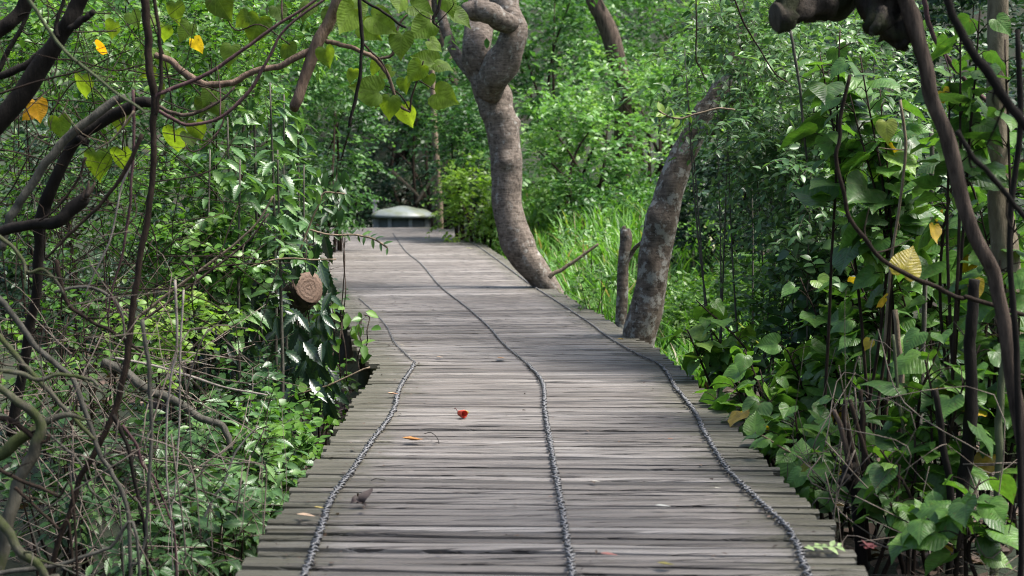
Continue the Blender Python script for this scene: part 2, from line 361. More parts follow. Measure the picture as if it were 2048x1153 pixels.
CLEAR = [(610, 580, 46, 50, 10.2), (1420, 205, 24, 40, 11), (712, 690, 34, 62, 9.6), (704, 770, 40, 85, 10.2), (690, 525, 42, 42, 30)]     # places where the photo shows nothing hanging in front
def leaves(mb, tpls, pos, fwd, up, size, tint):
    pos = np.asarray(pos, float).reshape(-1, 3); N = len(pos)
    d = pos - [0, 0, CAMH]; zc = d[:, 1] * CO - d[:, 2] * SI; zc = np.maximum(zc, .01)
    qx = 1024 + F * d[:, 0] / zc; qy = 576.5 - F * (d[:, 1] * SI + d[:, 2] * CO) / zc
    ok = np.ones(N, bool)
    for cx, cy_, rx, ry, ym in CLEAR: ok &= ~((((qx - cx) / rx) ** 2 + ((qy - cy_) / ry) ** 2 < 1) & (pos[:, 1] < ym))
    if not ok.all():
        fwd, up = (np.broadcast_to(a, (N, 3))[ok] for a in (fwd, up)); size, tint = (np.broadcast_to(a, (N,))[ok] for a in (size, tint))
        pos = pos[ok]; N = len(pos)
        if N == 0: return
    fwd = nrm(np.broadcast_to(fwd, (N, 3)).astype(float)); up = np.broadcast_to(up, (N, 3)).astype(float)
    side = nrm(np.cross(fwd, up)); up = np.cross(side, fwd)
    size = np.broadcast_to(size, (N,)); tint = np.broadcast_to(tint, (N,))
    which = rng.integers(0, len(tpls), N)
    for w, (tv, tq) in enumerate(tpls):
        s = np.where(which == w)[0]
        if not len(s): continue
        v = pos[s, None] + size[s, None, None] * (tv[None, :, 0:1] * side[s, None] + tv[None, :, 1:2] * fwd[s, None] + tv[None, :, 2:3] * up[s, None])
        k = len(tv); q = (tq[None] + (np.arange(len(s)) * k)[:, None, None]).reshape(-1, 4)
        mb.add(v.reshape(-1, 3), q, None, np.repeat(tint[s], k), np.tile(tv[:, :2], (len(s), 1)))

def sprays(mb, starts, dirs, L, nl, tpls, size, droop=.5, tmean=.5, tsd=.25, twigs=None, twr=.002, spread=1.0, tints=None):
    """leafy twigs: starts N x 3, dirs N x 3"""
    N = len(starts); dirs = nrm(dirs); L = np.broadcast_to(L, (N,))
    t = (np.arange(nl) + .6) / nl
    base = starts[:, None] + dirs[:, None] * (L[:, None] * t)[..., None]
    base[..., 2] -= droop * .5 * L[:, None] * (t ** 2)
    tan = dirs[:, None] - np.array([0, 0, 1.]) * (droop * t)[None, :, None]; tan = nrm(tan)
    upv = np.array([0, 0, 1.]); side = nrm(np.cross(tan, upv + rng.normal(0, .25, (N, nl, 3))))
    sg = np.where(np.arange(nl) % 2 == 0, 1., -1.)[None, :, None]
    f = tan * .65 + side * sg * spread + rng.normal(0, .28, (N, nl, 3)) - upv * .15
    u = upv + rng.normal(0, .35, (N, nl, 3)) + np.array([0, -.25, 0])
    sz = size * rng.uniform(.65, 1.25, (N, nl)) * (1 - .25 * t)
    tb = rng.normal(tmean, tsd, (N, 1)) if tints is None else tints[:, None]
    ti = np.clip(tb + rng.normal(0, .10, (N, nl)) + .12 * t, 0, 1)
    leaves(mb, tpls, base.reshape(-1, 3), f.reshape(-1, 3), u.reshape(-1, 3), sz.ravel(), ti.ravel())
    if twigs is not None:
        tt = np.array([0, .5, 1.])
        for i in range(N):
            p = starts[i] + dirs[i] * L[i] * tt[:, None]; p[:, 2] -= droop * .5 * L[i] * tt ** 2
            tube(twigs, p, [twr, twr * .8, twr * .4], 3, 0, 1, False, smoothp=False)

def bush(name, label, cat, px, py, Y, w, h, mat, size, ncl, tw, nl, tpls=LO, depth=None, stem='stem_brown', nst=7, twig=False, group=None, droop=.5, tmean=.45, tsd=.22, full=False, srad=None, floorz=None, base=None):
    """a shrub filling a box of w x h pixels (as seen at distance Y), its stems standing on the ground"""
    c = P(px, py, Y); rx, rz = S(w, Y) / 2, S(h, Y) / 2; ry = depth or max(.5, min(rx, 2.5))
    gz = float(ground(c[0], c[1]))
    b = np.array([c[0], c[1], gz]) if base is None else np.array(base, float)
    root = thing(name, label, cat, b, group)
    d = nrm(rng.normal(0, 1, (ncl, 3))); rad = rng.uniform(.35 if full else .55, 1.0, ncl) ** .6
    cl = c + d * rad[:, None] * np.array([rx, ry, rz]) * (1 + .18 * rng.normal(0, 1, (ncl, 1)))
    cl[:, 2] = np.maximum(cl[:, 2], ground(cl[:, 0], cl[:, 1]) + .1)
    fo, st = MB(), MB()
    out = nrm((cl - c) / np.array([rx, ry, rz]) + np.array([0, 0, .35]))
    starts = np.repeat(cl, tw, 0) + rng.normal(0, size * .9, (ncl * tw, 3))
    dirs = np.repeat(out, tw, 0) * .8 + rng.normal(0, .6, (ncl * tw, 3)) + np.array([0, 0, .15])
    tints = np.repeat(rng.normal(tmean, tsd, ncl), tw) + rng.normal(0, .08, ncl * tw)
    sprays(fo, starts, dirs, size * nl * .42 * rng.uniform(.7, 1.3, ncl * tw), nl, tpls, size, droop, tints=tints, twigs=st if twig else None, twr=size * .03)
    sr = srad or max(.008, .012 * Y / 12)
    for i in rng.permutation(ncl)[:nst]:
        e = cl[i]; s0 = b + np.array([rng.normal(0, rx * .18), rng.normal(0, .15), 0]); s0[2] = float(ground(s0[0], s0[1])) - .05
        m = (s0 + e) / 2 + np.array([rng.normal(0, rx * .12), 0, abs(rng.normal(0, rz * .15))])
        sb = MB(); tube(sb, [s0, m, e], [sr * 1.5, sr, sr * .4], 5, .05, 4); part(sb, 'stem', M[stem], root)
    if st.n: part(st, 'twigs', M[stem], root)['kind'] = 'stuff'
    part(fo, 'foliage', M[mat], root, smooth=tpls is not LO)
    return root

def trace(pts, Y=None, w=None):
    """pixel polyline -> world points and radii.  pts: (px,py[,Y[,w]])"""
    p, r = [], []
    for t in pts:
        y = t[2] if len(t) > 2 and t[2] else Y; ww = t[3] if len(t) > 3 else w
        p.append(P(t[0], t[1], y)); r.append(S(ww, y) / 2)
    return np.array(p), np.array(r)
def stemobj(name, label, cat, pts, Y, w, mat, seg=7, rough=.05, group=None, taper=.6, dY=0., knots=0, foot=False, spurs=2):
    n = len(pts); q = []
    for i, t in enumerate(pts):
        f = i / (n - 1); q.append((t[0], t[1], Y + dY * f, (t[2] if len(t) > 2 else w * (1 + (taper - 1) * f))))
    p, r = trace(q)
    if foot:
        g = p[-1] + np.array([0, .05, 0]); g[2] = float(ground(g[0], g[1])) - .05
        if g[2] < p[-1][2] - .03: p = np.concatenate([p, [g]]); r = np.append(r, r[-1])
    mb = MB(); q, qr = tube(mb, p, r, seg, rough + .03, 5, knots=knots or 4)
    o = tag(mb.build(name, M[mat]), label, cat, group)
    for _ in range(spurs if len(q) > 14 else 0):
        i = rng.integers(4, len(q) - 4); d = nrm(q[i + 1] - q[i - 1] + rng.normal(0, .9, 3) * np.linalg.norm(q[i + 1] - q[i - 1])); L = rng.uniform(.06, .22)
        e = q[i] + d * L + rng.normal(0, .02, 3); m = (q[i] + e) / 2 + rng.normal(0, .018, 3); sb = MB()
        tube(sb, [q[i], m, e], [min(qr[i] * .5, .004), min(qr[i] * .4, .003), .0012], 4, .05, 3); part(sb, 'side_twig', M[mat], o)
    return o

# ------------------------------------------------------------------ setting: ground
def make_ground():
    xs = np.concatenate([np.linspace(-60, -9, 24)[:-1], np.linspace(-9, 9, 110), np.linspace(9, 60, 24)[1:]])
    ys = np.concatenate([np.linspace(-25, 2, 12)[:-1], np.linspace(2, 42, 180), np.linspace(42, 120, 30)[1:]])
    X, Yy = np.meshgrid(xs, ys); Z = ground(X, Yy); m = len(xs)
    i, j = np.meshgrid(np.arange(len(ys) - 1), np.arange(m - 1), indexing='ij'); a = (i * m + j).ravel()
    mb = MB(); mb.add(np.stack([X, Yy, Z], -1).reshape(-1, 3), np.stack([a, a + 1, a + m + 1, a + m], -1))
    o = mb.build('ground', M['ground']); o['kind'] = 'structure'
make_ground()

# ------------------------------------------------------------------ boardwalk
def board(mb, c, ang, xa, xb, w, th, z, tilt, tint, rag):
    """one board across the path"""
    d = np.array([math.cos(ang), math.sin(ang), 0]); nn = np.array([-d[1], d[0], 0])
    ta = (xa + rag[0] - c[0]) / d[0]; tb = (xb + rag[1] - c[0]) / d[0]
    n = 15; t = np.linspace(ta, tb, n)
    wav = .0022 * np.cumsum(rng.normal(0, 1, n)); wav -= wav.mean(); wv2 = .0016 * np.cumsum(rng.normal(0, 1, n)); wv2 -= wv2.mean()
    zz = .0012 * np.cumsum(rng.normal(0, 1, n)); zz -= zz.mean()
    prof = [(-.5, -1), (-.5, -.2), (-.5 + .004 / w, -.07), (-.5 + .013 / w, 0), (0, .03), (.5 - .013 / w, 0), (.5 - .004 / w, -.07), (.5, -.2), (.5, -1)]
    v = []; ed = []
    for k in range(n):
        for (a, b) in prof:
            off = a * w + (wav[k] if a < 0 else wv2[k])
            pz = z + b * th + zz[k] + off * math.tan(tilt)
            v.append(np.array([c[0], c[1], 0]) + d * t[k] + nn * off + np.array([0, 0, pz]))
        ed += [min(1, max(0, 1 - min(t[k] - ta, tb - t[k]) / .5))] * len(prof)
    m = len(prof); i, j = np.meshgrid(np.arange(n - 1), np.arange(m), indexing='ij')
    q = np.stack([i * m + j, i * m + (j + 1) % m, (i + 1) * m + (j + 1) % m, (i + 1) * m + j], -1).reshape(-1, 4)
    e0 = [(0, k + 1, k) for k in range(1, m - 1)]; o = (n - 1) * m; e1 = [(o, o + k, o + k + 1) for k in range(1, m - 1)]
    mb.add(v, q[:, ::-1], [(a, b, c_) for a, b, c_ in e0 + e1], tint, None, ed)

bw = thing('boardwalk', 'weathered grey plank boardwalk curving left into the forest with chain strips', 'boardwalk', (0, 4, 0))
near, far = MB(), MB()
y = 2.6
while y < 32.4:
    w = random.choice([.044, .052, .058, .064, .070, .076]) ; gap = random.choice([.020, .023, .027, .031]) if random.random() < .9 else .042
    if y > 20: w *= 1.35
    yc = y + w / 2; isfar = yc > 9.66
    ang = np.interp(yc, [4, 8, 9.6, 9.75, 13, 20, 33], [R(-3.2), R(-2), R(-.5), R(2.5), R(7), R(7), R(6)])
    cx = float(xl(yc) + xr(yc)) / 2
    a, b = float(xl(yc)), float(xr(yc))
    yr = yc + math.tan(ang) * (b - cx); yl_ = yc - math.tan(ang) * (cx - a)
    a, b = float(xl(max(yl_, 9.71) if isfar else min(yl_, 9.6))), float(xr(yr))
    tint = min(1, max(0, random.gauss(.48, .24)))
    board(far if isfar else near, (cx, yc), ang, a, b, w, .036, random.gauss(0, .0016) + (.004 if isfar else 0), R(random.gauss(.2, .8)), tint, (random.gauss(0, .014), random.gauss(0, .014)))
    y += w + gap
part(near, 'deck', M['wood'], bw, 'near straight deck of planks with mossy ends', smooth=False, edge=True)
part(far, 'deck', M['wood'], bw, 'far deck of planks swinging to the left', smooth=False, edge=True)
side = MB(); x = -4.85
while x > -9:
    w = .15; yb = 30.9
    v = np.array([(x, yb, -.03), (x - w, yb, -.03), (x - w, yb + 1.9, -.03), (x, yb + 1.9, -.03)]) + [0, 0, random.gauss(0, .002)]
    v = np.concatenate([v, v + [0, 0, .032]]); side.add(v, [(0, 1, 2, 3), (4, 7, 6, 5), (0, 4, 5, 1), (1, 5, 6, 2), (2, 6, 7, 3), (3, 7, 4, 0)], None, random.random(), None, .3)
    x -= w + .008
part(side, 'deck', M['wood'], bw, 'end of the deck turning away to the left', smooth=False, edge=True)
def beam(mb, a, b, w, h):
    a, b = np.array(a, float), np.array(b, float); d = nrm(b - a); s = nrm(np.cross(d, [0, 0, 1.])) if abs(d[2]) < .9 else np.array([1., 0, 0])
    u = np.cross(s, d); v = []
    for p in (a, b):
        for i, j in ((-1, -1), (1, -1), (1, 1), (-1, 1)): v.append(p + s * i * w / 2 + u * j * h / 2)
    mb.add(v, [(0, 3, 2, 1), (4, 5, 6, 7), (0, 1, 5, 4), (1, 2, 6, 5), (2, 3, 7, 6), (3, 0, 4, 7)])
for off in (.22, .82):
    for ys in ([2.6, 9.6], [9.8, 13, 20, 32]):
        mb = MB()
        for y0, y1 in zip(ys[:-1], ys[1:]):
            f = lambda yy: (float(xl(max(yy, 9.71) if ys[0] > 9.7 else min(yy, 9.6))) * (1 - off) + float(xr(yy)) * off, yy, -.115)
            beam(mb, f(y0), f(y1), .07, .15)
        part(mb, 'joist', M['timber'], bw, smooth=False)
for yy in (5.2, 7.6, 9.45, 11.2, 13.2, 15.4, 18, 21, 25, 30):
    for off in (.09, .91):
        X = float(xl(yy)) * (1 - off) + float(xr(yy)) * off; mb = MB()
        tube(mb, [(X, yy, -1.3), (X, yy, -.05)], [.075, .07], 10, .03, 3)
        part(mb, 'post', M['timber'], bw)
    mb = MB(); beam(mb, (float(xl(yy)) + .05, yy, -.225), (float(xr(yy)) - .05, yy, -.225), .07, .07); part(mb, 'crossbeam', M['timber'], bw, smooth=False)

def chain(px, thin=.68):
    pts = spline(np.array([G(a, b, .0) for a, b in px]), 14)
    seg = np.linalg.norm(np.diff(pts, axis=0), axis=1); s = np.concatenate([[0], np.cumsum(seg)])
    mb = MB(); pos = 0.; k = 0
    while pos < s[-1]:
        c = np.array([np.interp(pos, s, pts[:, i]) for i in range(3)]); c2 = np.array([np.interp(min(pos + .02, s[-1]), s, pts[:, i]) for i in range(3)])
        d = nrm(c2 - c) if np.linalg.norm(c2 - c) > 1e-6 else np.array([0, 1., 0])
        a0 = (.5 if k % 2 else -.5) + rng.normal(0, .25); d = np.array([d[0] * math.cos(a0) - d[1] * math.sin(a0), d[0] * math.sin(a0) + d[1] * math.cos(a0), 0])
        sd_ = np.array([-d[1], d[0], 0]); up = np.array([0, 0, 1.]); roll = (.65 if k % 2 else -.65) + rng.normal(0, .2)
        s2 = sd_ * math.cos(roll) + up * math.sin(roll); u2 = np.cross(s2, d) * -1
        sc_ = .88 if c[1] < 9.5 else thin
        nu, nv = (9, 5) if c[1] < 12 else (6, 4)
        th = np.linspace(0, 2 * np.pi, nu, endpoint=False); ph = np.linspace(0, 2 * np.pi, nv, endpoint=False)
        rl, rw, rm = .0175 * sc_, .0112 * sc_, .0040 * sc_
        T, Ph = np.meshgrid(th, ph, indexing='ij')
        cx_, cy_ = np.cos(T), np.sin(T)
        pl = (rl + rm * np.cos(Ph)) * cx_; pw = (rw + rm * np.cos(Ph)) * cy_; pu = rm * np.sin(Ph)
        v = c + np.array([rng.normal(0, .002), 0, .013]) + pl[..., None] * d + pw[..., None] * s2 + pu[..., None] * u2
        i, j = np.meshgrid(np.arange(nu), np.arange(nv), indexing='ij')
        q = np.stack([i * nv + j, ((i + 1) % nu) * nv + j, ((i + 1) % nu) * nv + (j + 1) % nv, i * nv + (j + 1) % nv], -1).reshape(-1, 4)
        mb.add(v.reshape(-1, 3), q); pos += .021 if c[1] < 9.5 else .0235; k += 1
    return mb
CH = {'chain strip along the left of the deck': [(585, 1200), (610, 1153), (640, 1070), (665, 1000), (702, 950), (742, 890), (785, 830), (800, 780), (828, 733), (822, 722), (790, 690), (772, 655), (745, 625), (718, 600)],
      'chain strip down the middle of the deck': [(1150, 1200), (1145, 1153), (1130, 1060), (1116, 980), (1102, 900), (1090, 830), (1085, 770), (1052, 730), (1010, 695), (975, 655), (930, 615), (880, 575), (842, 530), (812, 505), (794, 480), (786, 468)],
      'chain strip along the right of the deck': [(1650, 1200), (1615, 1153), (1580, 1070), (1520, 1010), (1460, 950), (1420, 890), (1390, 830), (1352, 780), (1322, 735), (1270, 710), (1212, 675), (1180, 650), (1120, 610), (1052, 565), (992, 520), (952, 492), (915, 472)]}
for lb, px in CH.items(): part(chain(px, .5 if 'left' in lb else .68), 'chain', M['chain'], bw, lb)

# ------------------------------------------------------------------ domed tank at the end of the walk
def tank():
    Y = 35.2; c = P(806, 452, Y); z0 = float(c[2]) - .75; r = .74
    root = thing('covered_tank', 'low grey round tank with a shallow domed lid beyond the boardwalk end', 'tank', (c[0], c[1], z0))
    zr = P(806, 434, Y)[2]; zt = P(806, 412, Y)[2]
    wall = MB(); a = np.linspace(0, 2 * np.pi, 24, endpoint=False)
    ring = lambda rr, z: np.stack([c[0] + rr * np.cos(a), c[1] + rr * np.sin(a), np.full(24, z)], -1)
    def lathe(mb, prof):
        v = np.concatenate([ring(rr, z) for rr, z in prof]); q = []
        for k in range(len(prof) - 1):
            for j in range(24): q.append((k * 24 + j, k * 24 + (j + 1) % 24, (k + 1) * 24 + (j + 1) % 24, (k + 1) * 24 + j))
        mb.add(v, q)
    lathe(wall, [(.60, z0), (.60, zr)])
    part(wall, 'wall', simple('tank_wall', (.09, .105, .11), .7), root)
    for k in range(8):
        mb = MB(); an = k * math.pi / 4 + .35; beam(mb, (c[0] + .625 * math.cos(an), c[1] + .625 * math.sin(an), z0), (c[0] + .625 * math.cos(an), c[1] + .625 * math.sin(an), zr), .09, .04)
        part(mb, 'rib', simple('tank_rib', (.24, .25, .25), .7), root, smooth=False)
    lid = MB(); h = zt - zr
    lathe(lid, [(.55, zr - .02), (r, zr - .02), (r + .02, zr + .02), (r, zr + .06), (.55, zr + .06 + h * .42), (.3, zr + h * .8), (.1, zr + h * .98), (.005, zr + h)])
    m, n, l, pb, out = newmat('tank_lid'); tc = n.new('ShaderNodeTexCoord')
    nz = noise(n, l, 2.2, 4, tc.outputs['Object']); rr = ramp(n, [(.42, (.20, .225, .22)), (.6, (.135, .155, .095))]); l.new(nz.outputs[0], rr.inputs[0])
    l.new(rr.outputs[0], pb.inputs['Base Color']); pb.inputs['Roughness'].default_value = .45
    part(lid, 'lid', m, root)
    pst = MB(); pp = P(750, 430, Y); pz = P(750, 404, Y)[2]
    beam(pst, (pp[0], pp[1] - .05, z0), (pp[0], pp[1] - .05, pz), .085, .085)
    part(pst, 'vent_pipe', simple('tank_vent', (.34, .34, .33), .7), root, smooth=False)
    cap = MB(); beam(cap, (pp[0] - .07, pp[1] - .05, pz + .025), (pp[0] + .09, pp[1] - .05, pz + .025), .12, .05)
    part(cap, 'vent_cap', simple('tank_cap', (.34, .34, .33), .7), root, smooth=False)
tank()

# ------------------------------------------------------------------ trees in the middle of the view
def curved_tree():
    Y = 15.9
    b = P(1098, 600, Y); root = thing('curved_tree', 'grey tree with S-curved ringed trunk leaning over the right deck edge', 'tree', (b[0], b[1], ground(b[0], b[1])))
    tr = MB()
    pts = [(1150, 650, Y, 60), (1118, 602, Y, 42), (1102, 580, Y, 44), (1080, 552, Y, 50), (1054, 520, Y, 60), (1035, 487, Y, 66), (1023, 455, Y, 64), (1015, 400, Y, 60), (1013, 345, Y, 62), (1010, 300, Y, 64), (1003, 255, Y, 66), (994, 220, Y, 70), (984, 185, Y, 72), (968, 140, Y, 66), (955, 95, Y - .1, 58), (958, 50, Y + .2, 60), (965, 0, Y + .4, 56), (975, -60, Y + .6, 52), (960, -200, Y + .8, 46), (900, -420, Y + 1, 36), (930, -640, Y + 1, 20)]
    p, r = trace(pts); tube(tr, p, r, 20, .018, 7, knots=5)
    part(tr, 'trunk', M['trunk_grey'], root)
    for pts, seg, kn in (([(975, 185, Y - .2, 56), (990, 150, Y - .4, 66), (1008, 118, Y - .5, 68), (1026, 82, Y - .55, 56), (1027, 48, Y - .5, 50), (1012, 12, Y - .4, 50), (1006, -50, Y - .3, 46), (1060, -260, Y - .5, 38), (1150, -480, Y - .8, 22)], 14, 5),
                      ([(1022, 52, Y - .7, 36), (1000, 38, Y - .85, 44), (972, 26, Y - .9, 44), (948, 22, Y - .9, 42), (936, 24, Y - .9, 36)], 12, 2),
                      ([(978, 190, Y + .2, 34), (945, 150, Y + .3, 26), (915, 112, Y + .4, 22), (895, 70, Y + .4, 20), (870, -20, Y + .4, 16), (800, -200, Y, 10)], 9, 1)):
        mb = MB(); p, r = trace(pts); tube(mb, p, r, seg, .04, 6, knots=kn)
        part(mb, 'branch', M['trunk_grey'], root)
    cr = MB(); ends = np.array([P(930, -640, Y + 1), P(1150, -480, Y - .8), P(800, -200, Y)])
    st = np.repeat(ends, 70, 0) + rng.normal(0, .75, (210, 3)) + np.array([0, 0, .3])
    sprays(cr, st, rng.normal(0, 1, (210, 3)), .5, 8, LO, .13, .5)
    part(cr, 'crown', M['bgmid'], root, smooth=False)
curved_tree()
def leaning_tree():
    Y = 11.2; b = P(1276, 715, Y)
    root = thing('leaning_tree', 'lichen-blotched trunk leaning right, standing close beside the deck', 'tree', (b[0], b[1], ground(b[0], b[1])))
    mb = MB(); p, r = trace([(1268, 790, Y, 74), (1272, 715, Y, 64), (1285, 650, Y, 66), (1299, 570, Y, 65), (1312, 490, Y, 64), (1333, 405, Y, 60), (1358, 335, Y, 52), (1385, 272, Y, 46), (1412, 225, Y, 40), (1442, 178, Y, 38), (1466, 120, Y, 36), (1478, 50, Y, 34), (1480, -40, Y, 32), (1500, -260, Y, 26), (1560, -520, Y, 14)])
    tube(mb, p, r, 18, .035, 7, knots=9); part(mb, 'trunk', M['trunk_lichen'], root)
    for pts in ([(1400, 245, Y, 22), (1425, 262, Y - .2, 18), (1448, 225, Y - .3, 14), (1480, 190, Y - .5, 10)], [(1478, 40, Y, 20), (1440, -20, Y, 16), (1390, -140, Y, 12), (1350, -280, Y, 7)]):
        mb = MB(); p, r = trace(pts); tube(mb, p, r, 9, .05, 5); part(mb, 'branch', M['trunk_lichen'], root)
    cr = MB(); ends = np.array([P(1560, -520, Y), P(1350, -280, Y)])
    st = np.repeat(ends, 60, 0) + rng.normal(0, .55, (120, 3)); sprays(cr, st, rng.normal(0, 1, (120, 3)), .4, 8, LO, .10, .5)
    part(cr, 'crown', M['bgmid'], root, smooth=False)
leaning_tree()
def stump():
    Y = 12.4; b = P(1243, 660, Y)
    root = thing('tree_stump', 'slim broken grey stump just left of the lichen-blotched leaning trunk', 'stump', (b[0], b[1], ground(b[0], b[1])))
    mb = MB(); p, r = trace([(1240, 720, Y, 30), (1241, 650, Y, 24), (1244, 570, Y, 23), (1249, 500, Y, 24), (1251, 468, Y, 24), (1252, 458, Y, 15)]); tube(mb, p, r, 10, .05, 5, knots=2); part(mb, 'trunk', M['trunk_lichen'], root)
    mb = MB(); p, r = trace([(1250, 530, Y, 10), (1268, 500, Y, 9), (1288, 482, Y - .3, 7)]); tube(mb, p, r, 7, .05, 4); part(mb, 'branch', M['trunk_grey'], root)
stump()
stemobj('fallen_branch', 'bent bare branch lying over grass right of the curved tree', 'branch', [(1098, 556), (1108, 546), (1130, 536), (1158, 517), (1180, 500), (1197, 488)], 14.8, 9, 'bark_tan', taper=.6)
def far_tree(name, label, pts, Y, mat, cr):
    b = P(*pts[0][:2], Y); b[2] = float(ground(b[0], b[1])); root = thing(name, label, 'tree', b)
    mb = MB(); p, r = trace([(q[0], q[1], Y, q[2]) for q in pts]); p = np.concatenate([[b + [0, 0, -.1]], p]); r = np.append(r[0] * 1.2, r)
    tube(mb, p, r, 9, .04, 5); part(mb, 'trunk', M[mat], root)
    fo = MB(); c = P(*cr[:2], Y); st = c + rng.normal(0, 1, (cr[3], 3)) * S(cr[2], Y) * .5
    sprays(fo, st, rng.normal(0, 1, (cr[3], 3)), .9, 8, LO, .17, .5); part(fo, 'crown', M['bgmid'], root, smooth=False)
far_tree('forest_tree', 'dark brown leaning trunk among pale leaves high in the middle', [(1245, 190, 34), (1228, 100, 36), (1205, 40, 34), (1182, -20, 32), (1150, -200, 26)], 28, 'bark_brown', (1160, -260, 300, 150))
far_tree('forest_tree', 'thin shaded trunk behind the left side of the curved tree', [(915, 380, 20), (925, 220, 20), (902, 150, 20), (880, 60, 20), (860, -80, 18)], 39, 'bark_brown', (850, -220, 250, 120))
far_tree('forest_tree', 'slender grey trunk in the dark hollow above the domed tank', [(880, 420, 12), (872, 300, 12), (866, 200, 11), (860, 60, 10), (855, -60, 8)], 34, 'bark_tan', (850, -200, 250, 100))
for lb, pts in (('bare forked stick leaning in dark scrub behind the tank', [(832, 408), (858, 368), (884, 328), (912, 290)]), ('bare grey stick crossing low behind the domed lid', [(905, 300), (876, 360), (868, 395)]), ('drooping bare stick in the dark hollow left of centre', [(780, 340), (812, 368), (842, 398)])):
    stemobj('dead_stick', lb, 'stick', pts, 36.3, 8, 'bark_tan', 5)

# ------------------------------------------------------------------ background shrubs
BG = [  # label, px,py,Y,w,h, mat, size, clusters
 ('bright pale green rounded shrub on the bank right of the curved tree', 1310, 270, 27, 430, 300, 'bglight', .13, 150),
 ('pale leafy shrub low on the bank between curved and leaning trunks', 1150, 300, 25, 230, 230, 'bglight', .12, 90),
 ('mid green tall shrub directly right of the curved tree top', 1120, 120, 31, 240, 320, 'bgmid', .14, 120),
 ('mid green leafy tree mass in the top middle', 1300, 40, 36, 420, 300, 'bgmid', .16, 150),
 ('light airy foliage beside the upper leaning trunk', 1480, 90, 33, 330, 330, 'bglight', .15, 120),
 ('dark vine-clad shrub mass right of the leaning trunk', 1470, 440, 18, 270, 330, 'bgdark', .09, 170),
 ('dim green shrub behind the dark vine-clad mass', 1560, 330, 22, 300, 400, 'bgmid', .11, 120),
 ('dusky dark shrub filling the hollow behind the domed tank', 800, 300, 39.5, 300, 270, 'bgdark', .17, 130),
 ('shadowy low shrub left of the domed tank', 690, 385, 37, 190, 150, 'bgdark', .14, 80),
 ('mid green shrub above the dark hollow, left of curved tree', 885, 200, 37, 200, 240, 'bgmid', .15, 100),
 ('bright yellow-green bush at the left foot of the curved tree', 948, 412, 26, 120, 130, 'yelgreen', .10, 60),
 ('deep green creeper-hung shrub just left of the curved trunk', 925, 310, 27, 110, 200, 'bgmid', .11, 70),
 ('tall dim green tree crown at the top left of centre', 800, 50, 43, 420, 300, 'bgmid', .18, 150),
 ('leafy green shrub behind the left brown branch', 650, 270, 23, 200, 330, 'bgmid', .10, 130),
 ('shaded drooping shrub left of the far deck bend', 560, 400, 15.5, 160, 220, 'small_dark', .08, 70),
 ('dark leafy shrub above the grass behind the leaning trunk', 1230, 430, 24, 200, 160, 'bgmid', .11, 70),
 ('sunlit low undergrowth on the bank right of the leaning trunk', 1500, 640, 14, 320, 170, 'small', .07, 110),
 ('low bright undergrowth at the foot of the leaning trunk', 1370, 640, 13.2, 150, 130, 'small', .065, 50),
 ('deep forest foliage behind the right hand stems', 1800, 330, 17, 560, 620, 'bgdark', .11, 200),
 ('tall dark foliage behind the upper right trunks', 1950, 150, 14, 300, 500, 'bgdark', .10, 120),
 ('thick leafy mass high at the far left', 250, 120, 19, 560, 420, 'bgmid', .11, 190),
 ('leafy green mass behind the upper purple vines', 520, 90, 21, 380, 330, 'bgmid', .11, 140),
 ('dense green shrubbery beyond the right frame edge', 2420, 350, 11, 700, 560, 'bgmid', .10, 150),
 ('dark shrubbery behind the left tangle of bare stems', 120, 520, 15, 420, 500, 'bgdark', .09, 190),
]
for lb, px, py, Y, w, h, mt, sz, nc in BG:
    bush('forest_shrub', lb, 'shrub', px, py, Y, w, h, mt, sz, nc, 5, 8, LO)
# far wood: one uncounted mass on the rising ground
mb = MB(); N = 4200
fx = rng.uniform(-26, 26, N); fy = rng.uniform(43, 60, N); fz = ground(fx, fy) + rng.uniform(.2, 5.5, N)
sprays(mb, np.stack([fx, fy, fz], -1), rng.normal(0, 1, (N, 3)) + [0, -.4, .3], 1.1, 8, LO, .27, .5, .45, .25)
o = mb.build('woods', M['bgmid'], smooth=False); o['kind'] = 'stuff'; o['label'] = 'green wood on the rising ground behind everything'

# grass on the right bank
mb = MB(); N = 9000
gy = rng.uniform(11, 31, N); gx = xr(gy) + .12 + np.abs(rng.normal(0, 1, N)) * (.5 + .11 * (gy - 10)); gz = ground(gx, gy)
keep = (gx < 6.5); gx, gy, gz = gx[keep], gy[keep], gz[keep]; N = len(gx)
hh = rng.uniform(.25, .75, N) * (.6 + .5 * np.sin(gx * 2.1 + gy * 1.1) ** 2); an = rng.uniform(0, 6.28, N); bend = rng.uniform(.2, .9, N) * hh
wd_ = rng.uniform(.006, .013, N) * (1 + .03 * gy); dx, dy = np.cos(an), np.sin(an); V = []
for t in (0, .4, .75, 1):
    cx = np.stack([gx + dx * bend * t ** 2, gy + dy * bend * t ** 2, gz + hh * (t - .25 * t * t) - .02], -1); ww = (wd_ * (1 - t ** 2 * .95))[:, None]; s = np.stack([-dy, dx, 0 * dx], -1)
    V += [cx - s * ww, cx + s * ww]
V = np.stack(V, 1).reshape(-1, 3); q = np.array([(0, 1, 3, 2), (2, 3, 5, 4), (4, 5, 7, 6)])
mb.add(V, (q[None] + (np.arange(N) * 8)[:, None, None]).reshape(-1, 4), None, np.repeat(np.clip(rng.normal(.5, .22, N), 0, 1), 8))
o = mb.build('grass', M['grass']); o['kind'] = 'stuff'; o['label'] = 'bright green grass on the bank beside the deck'

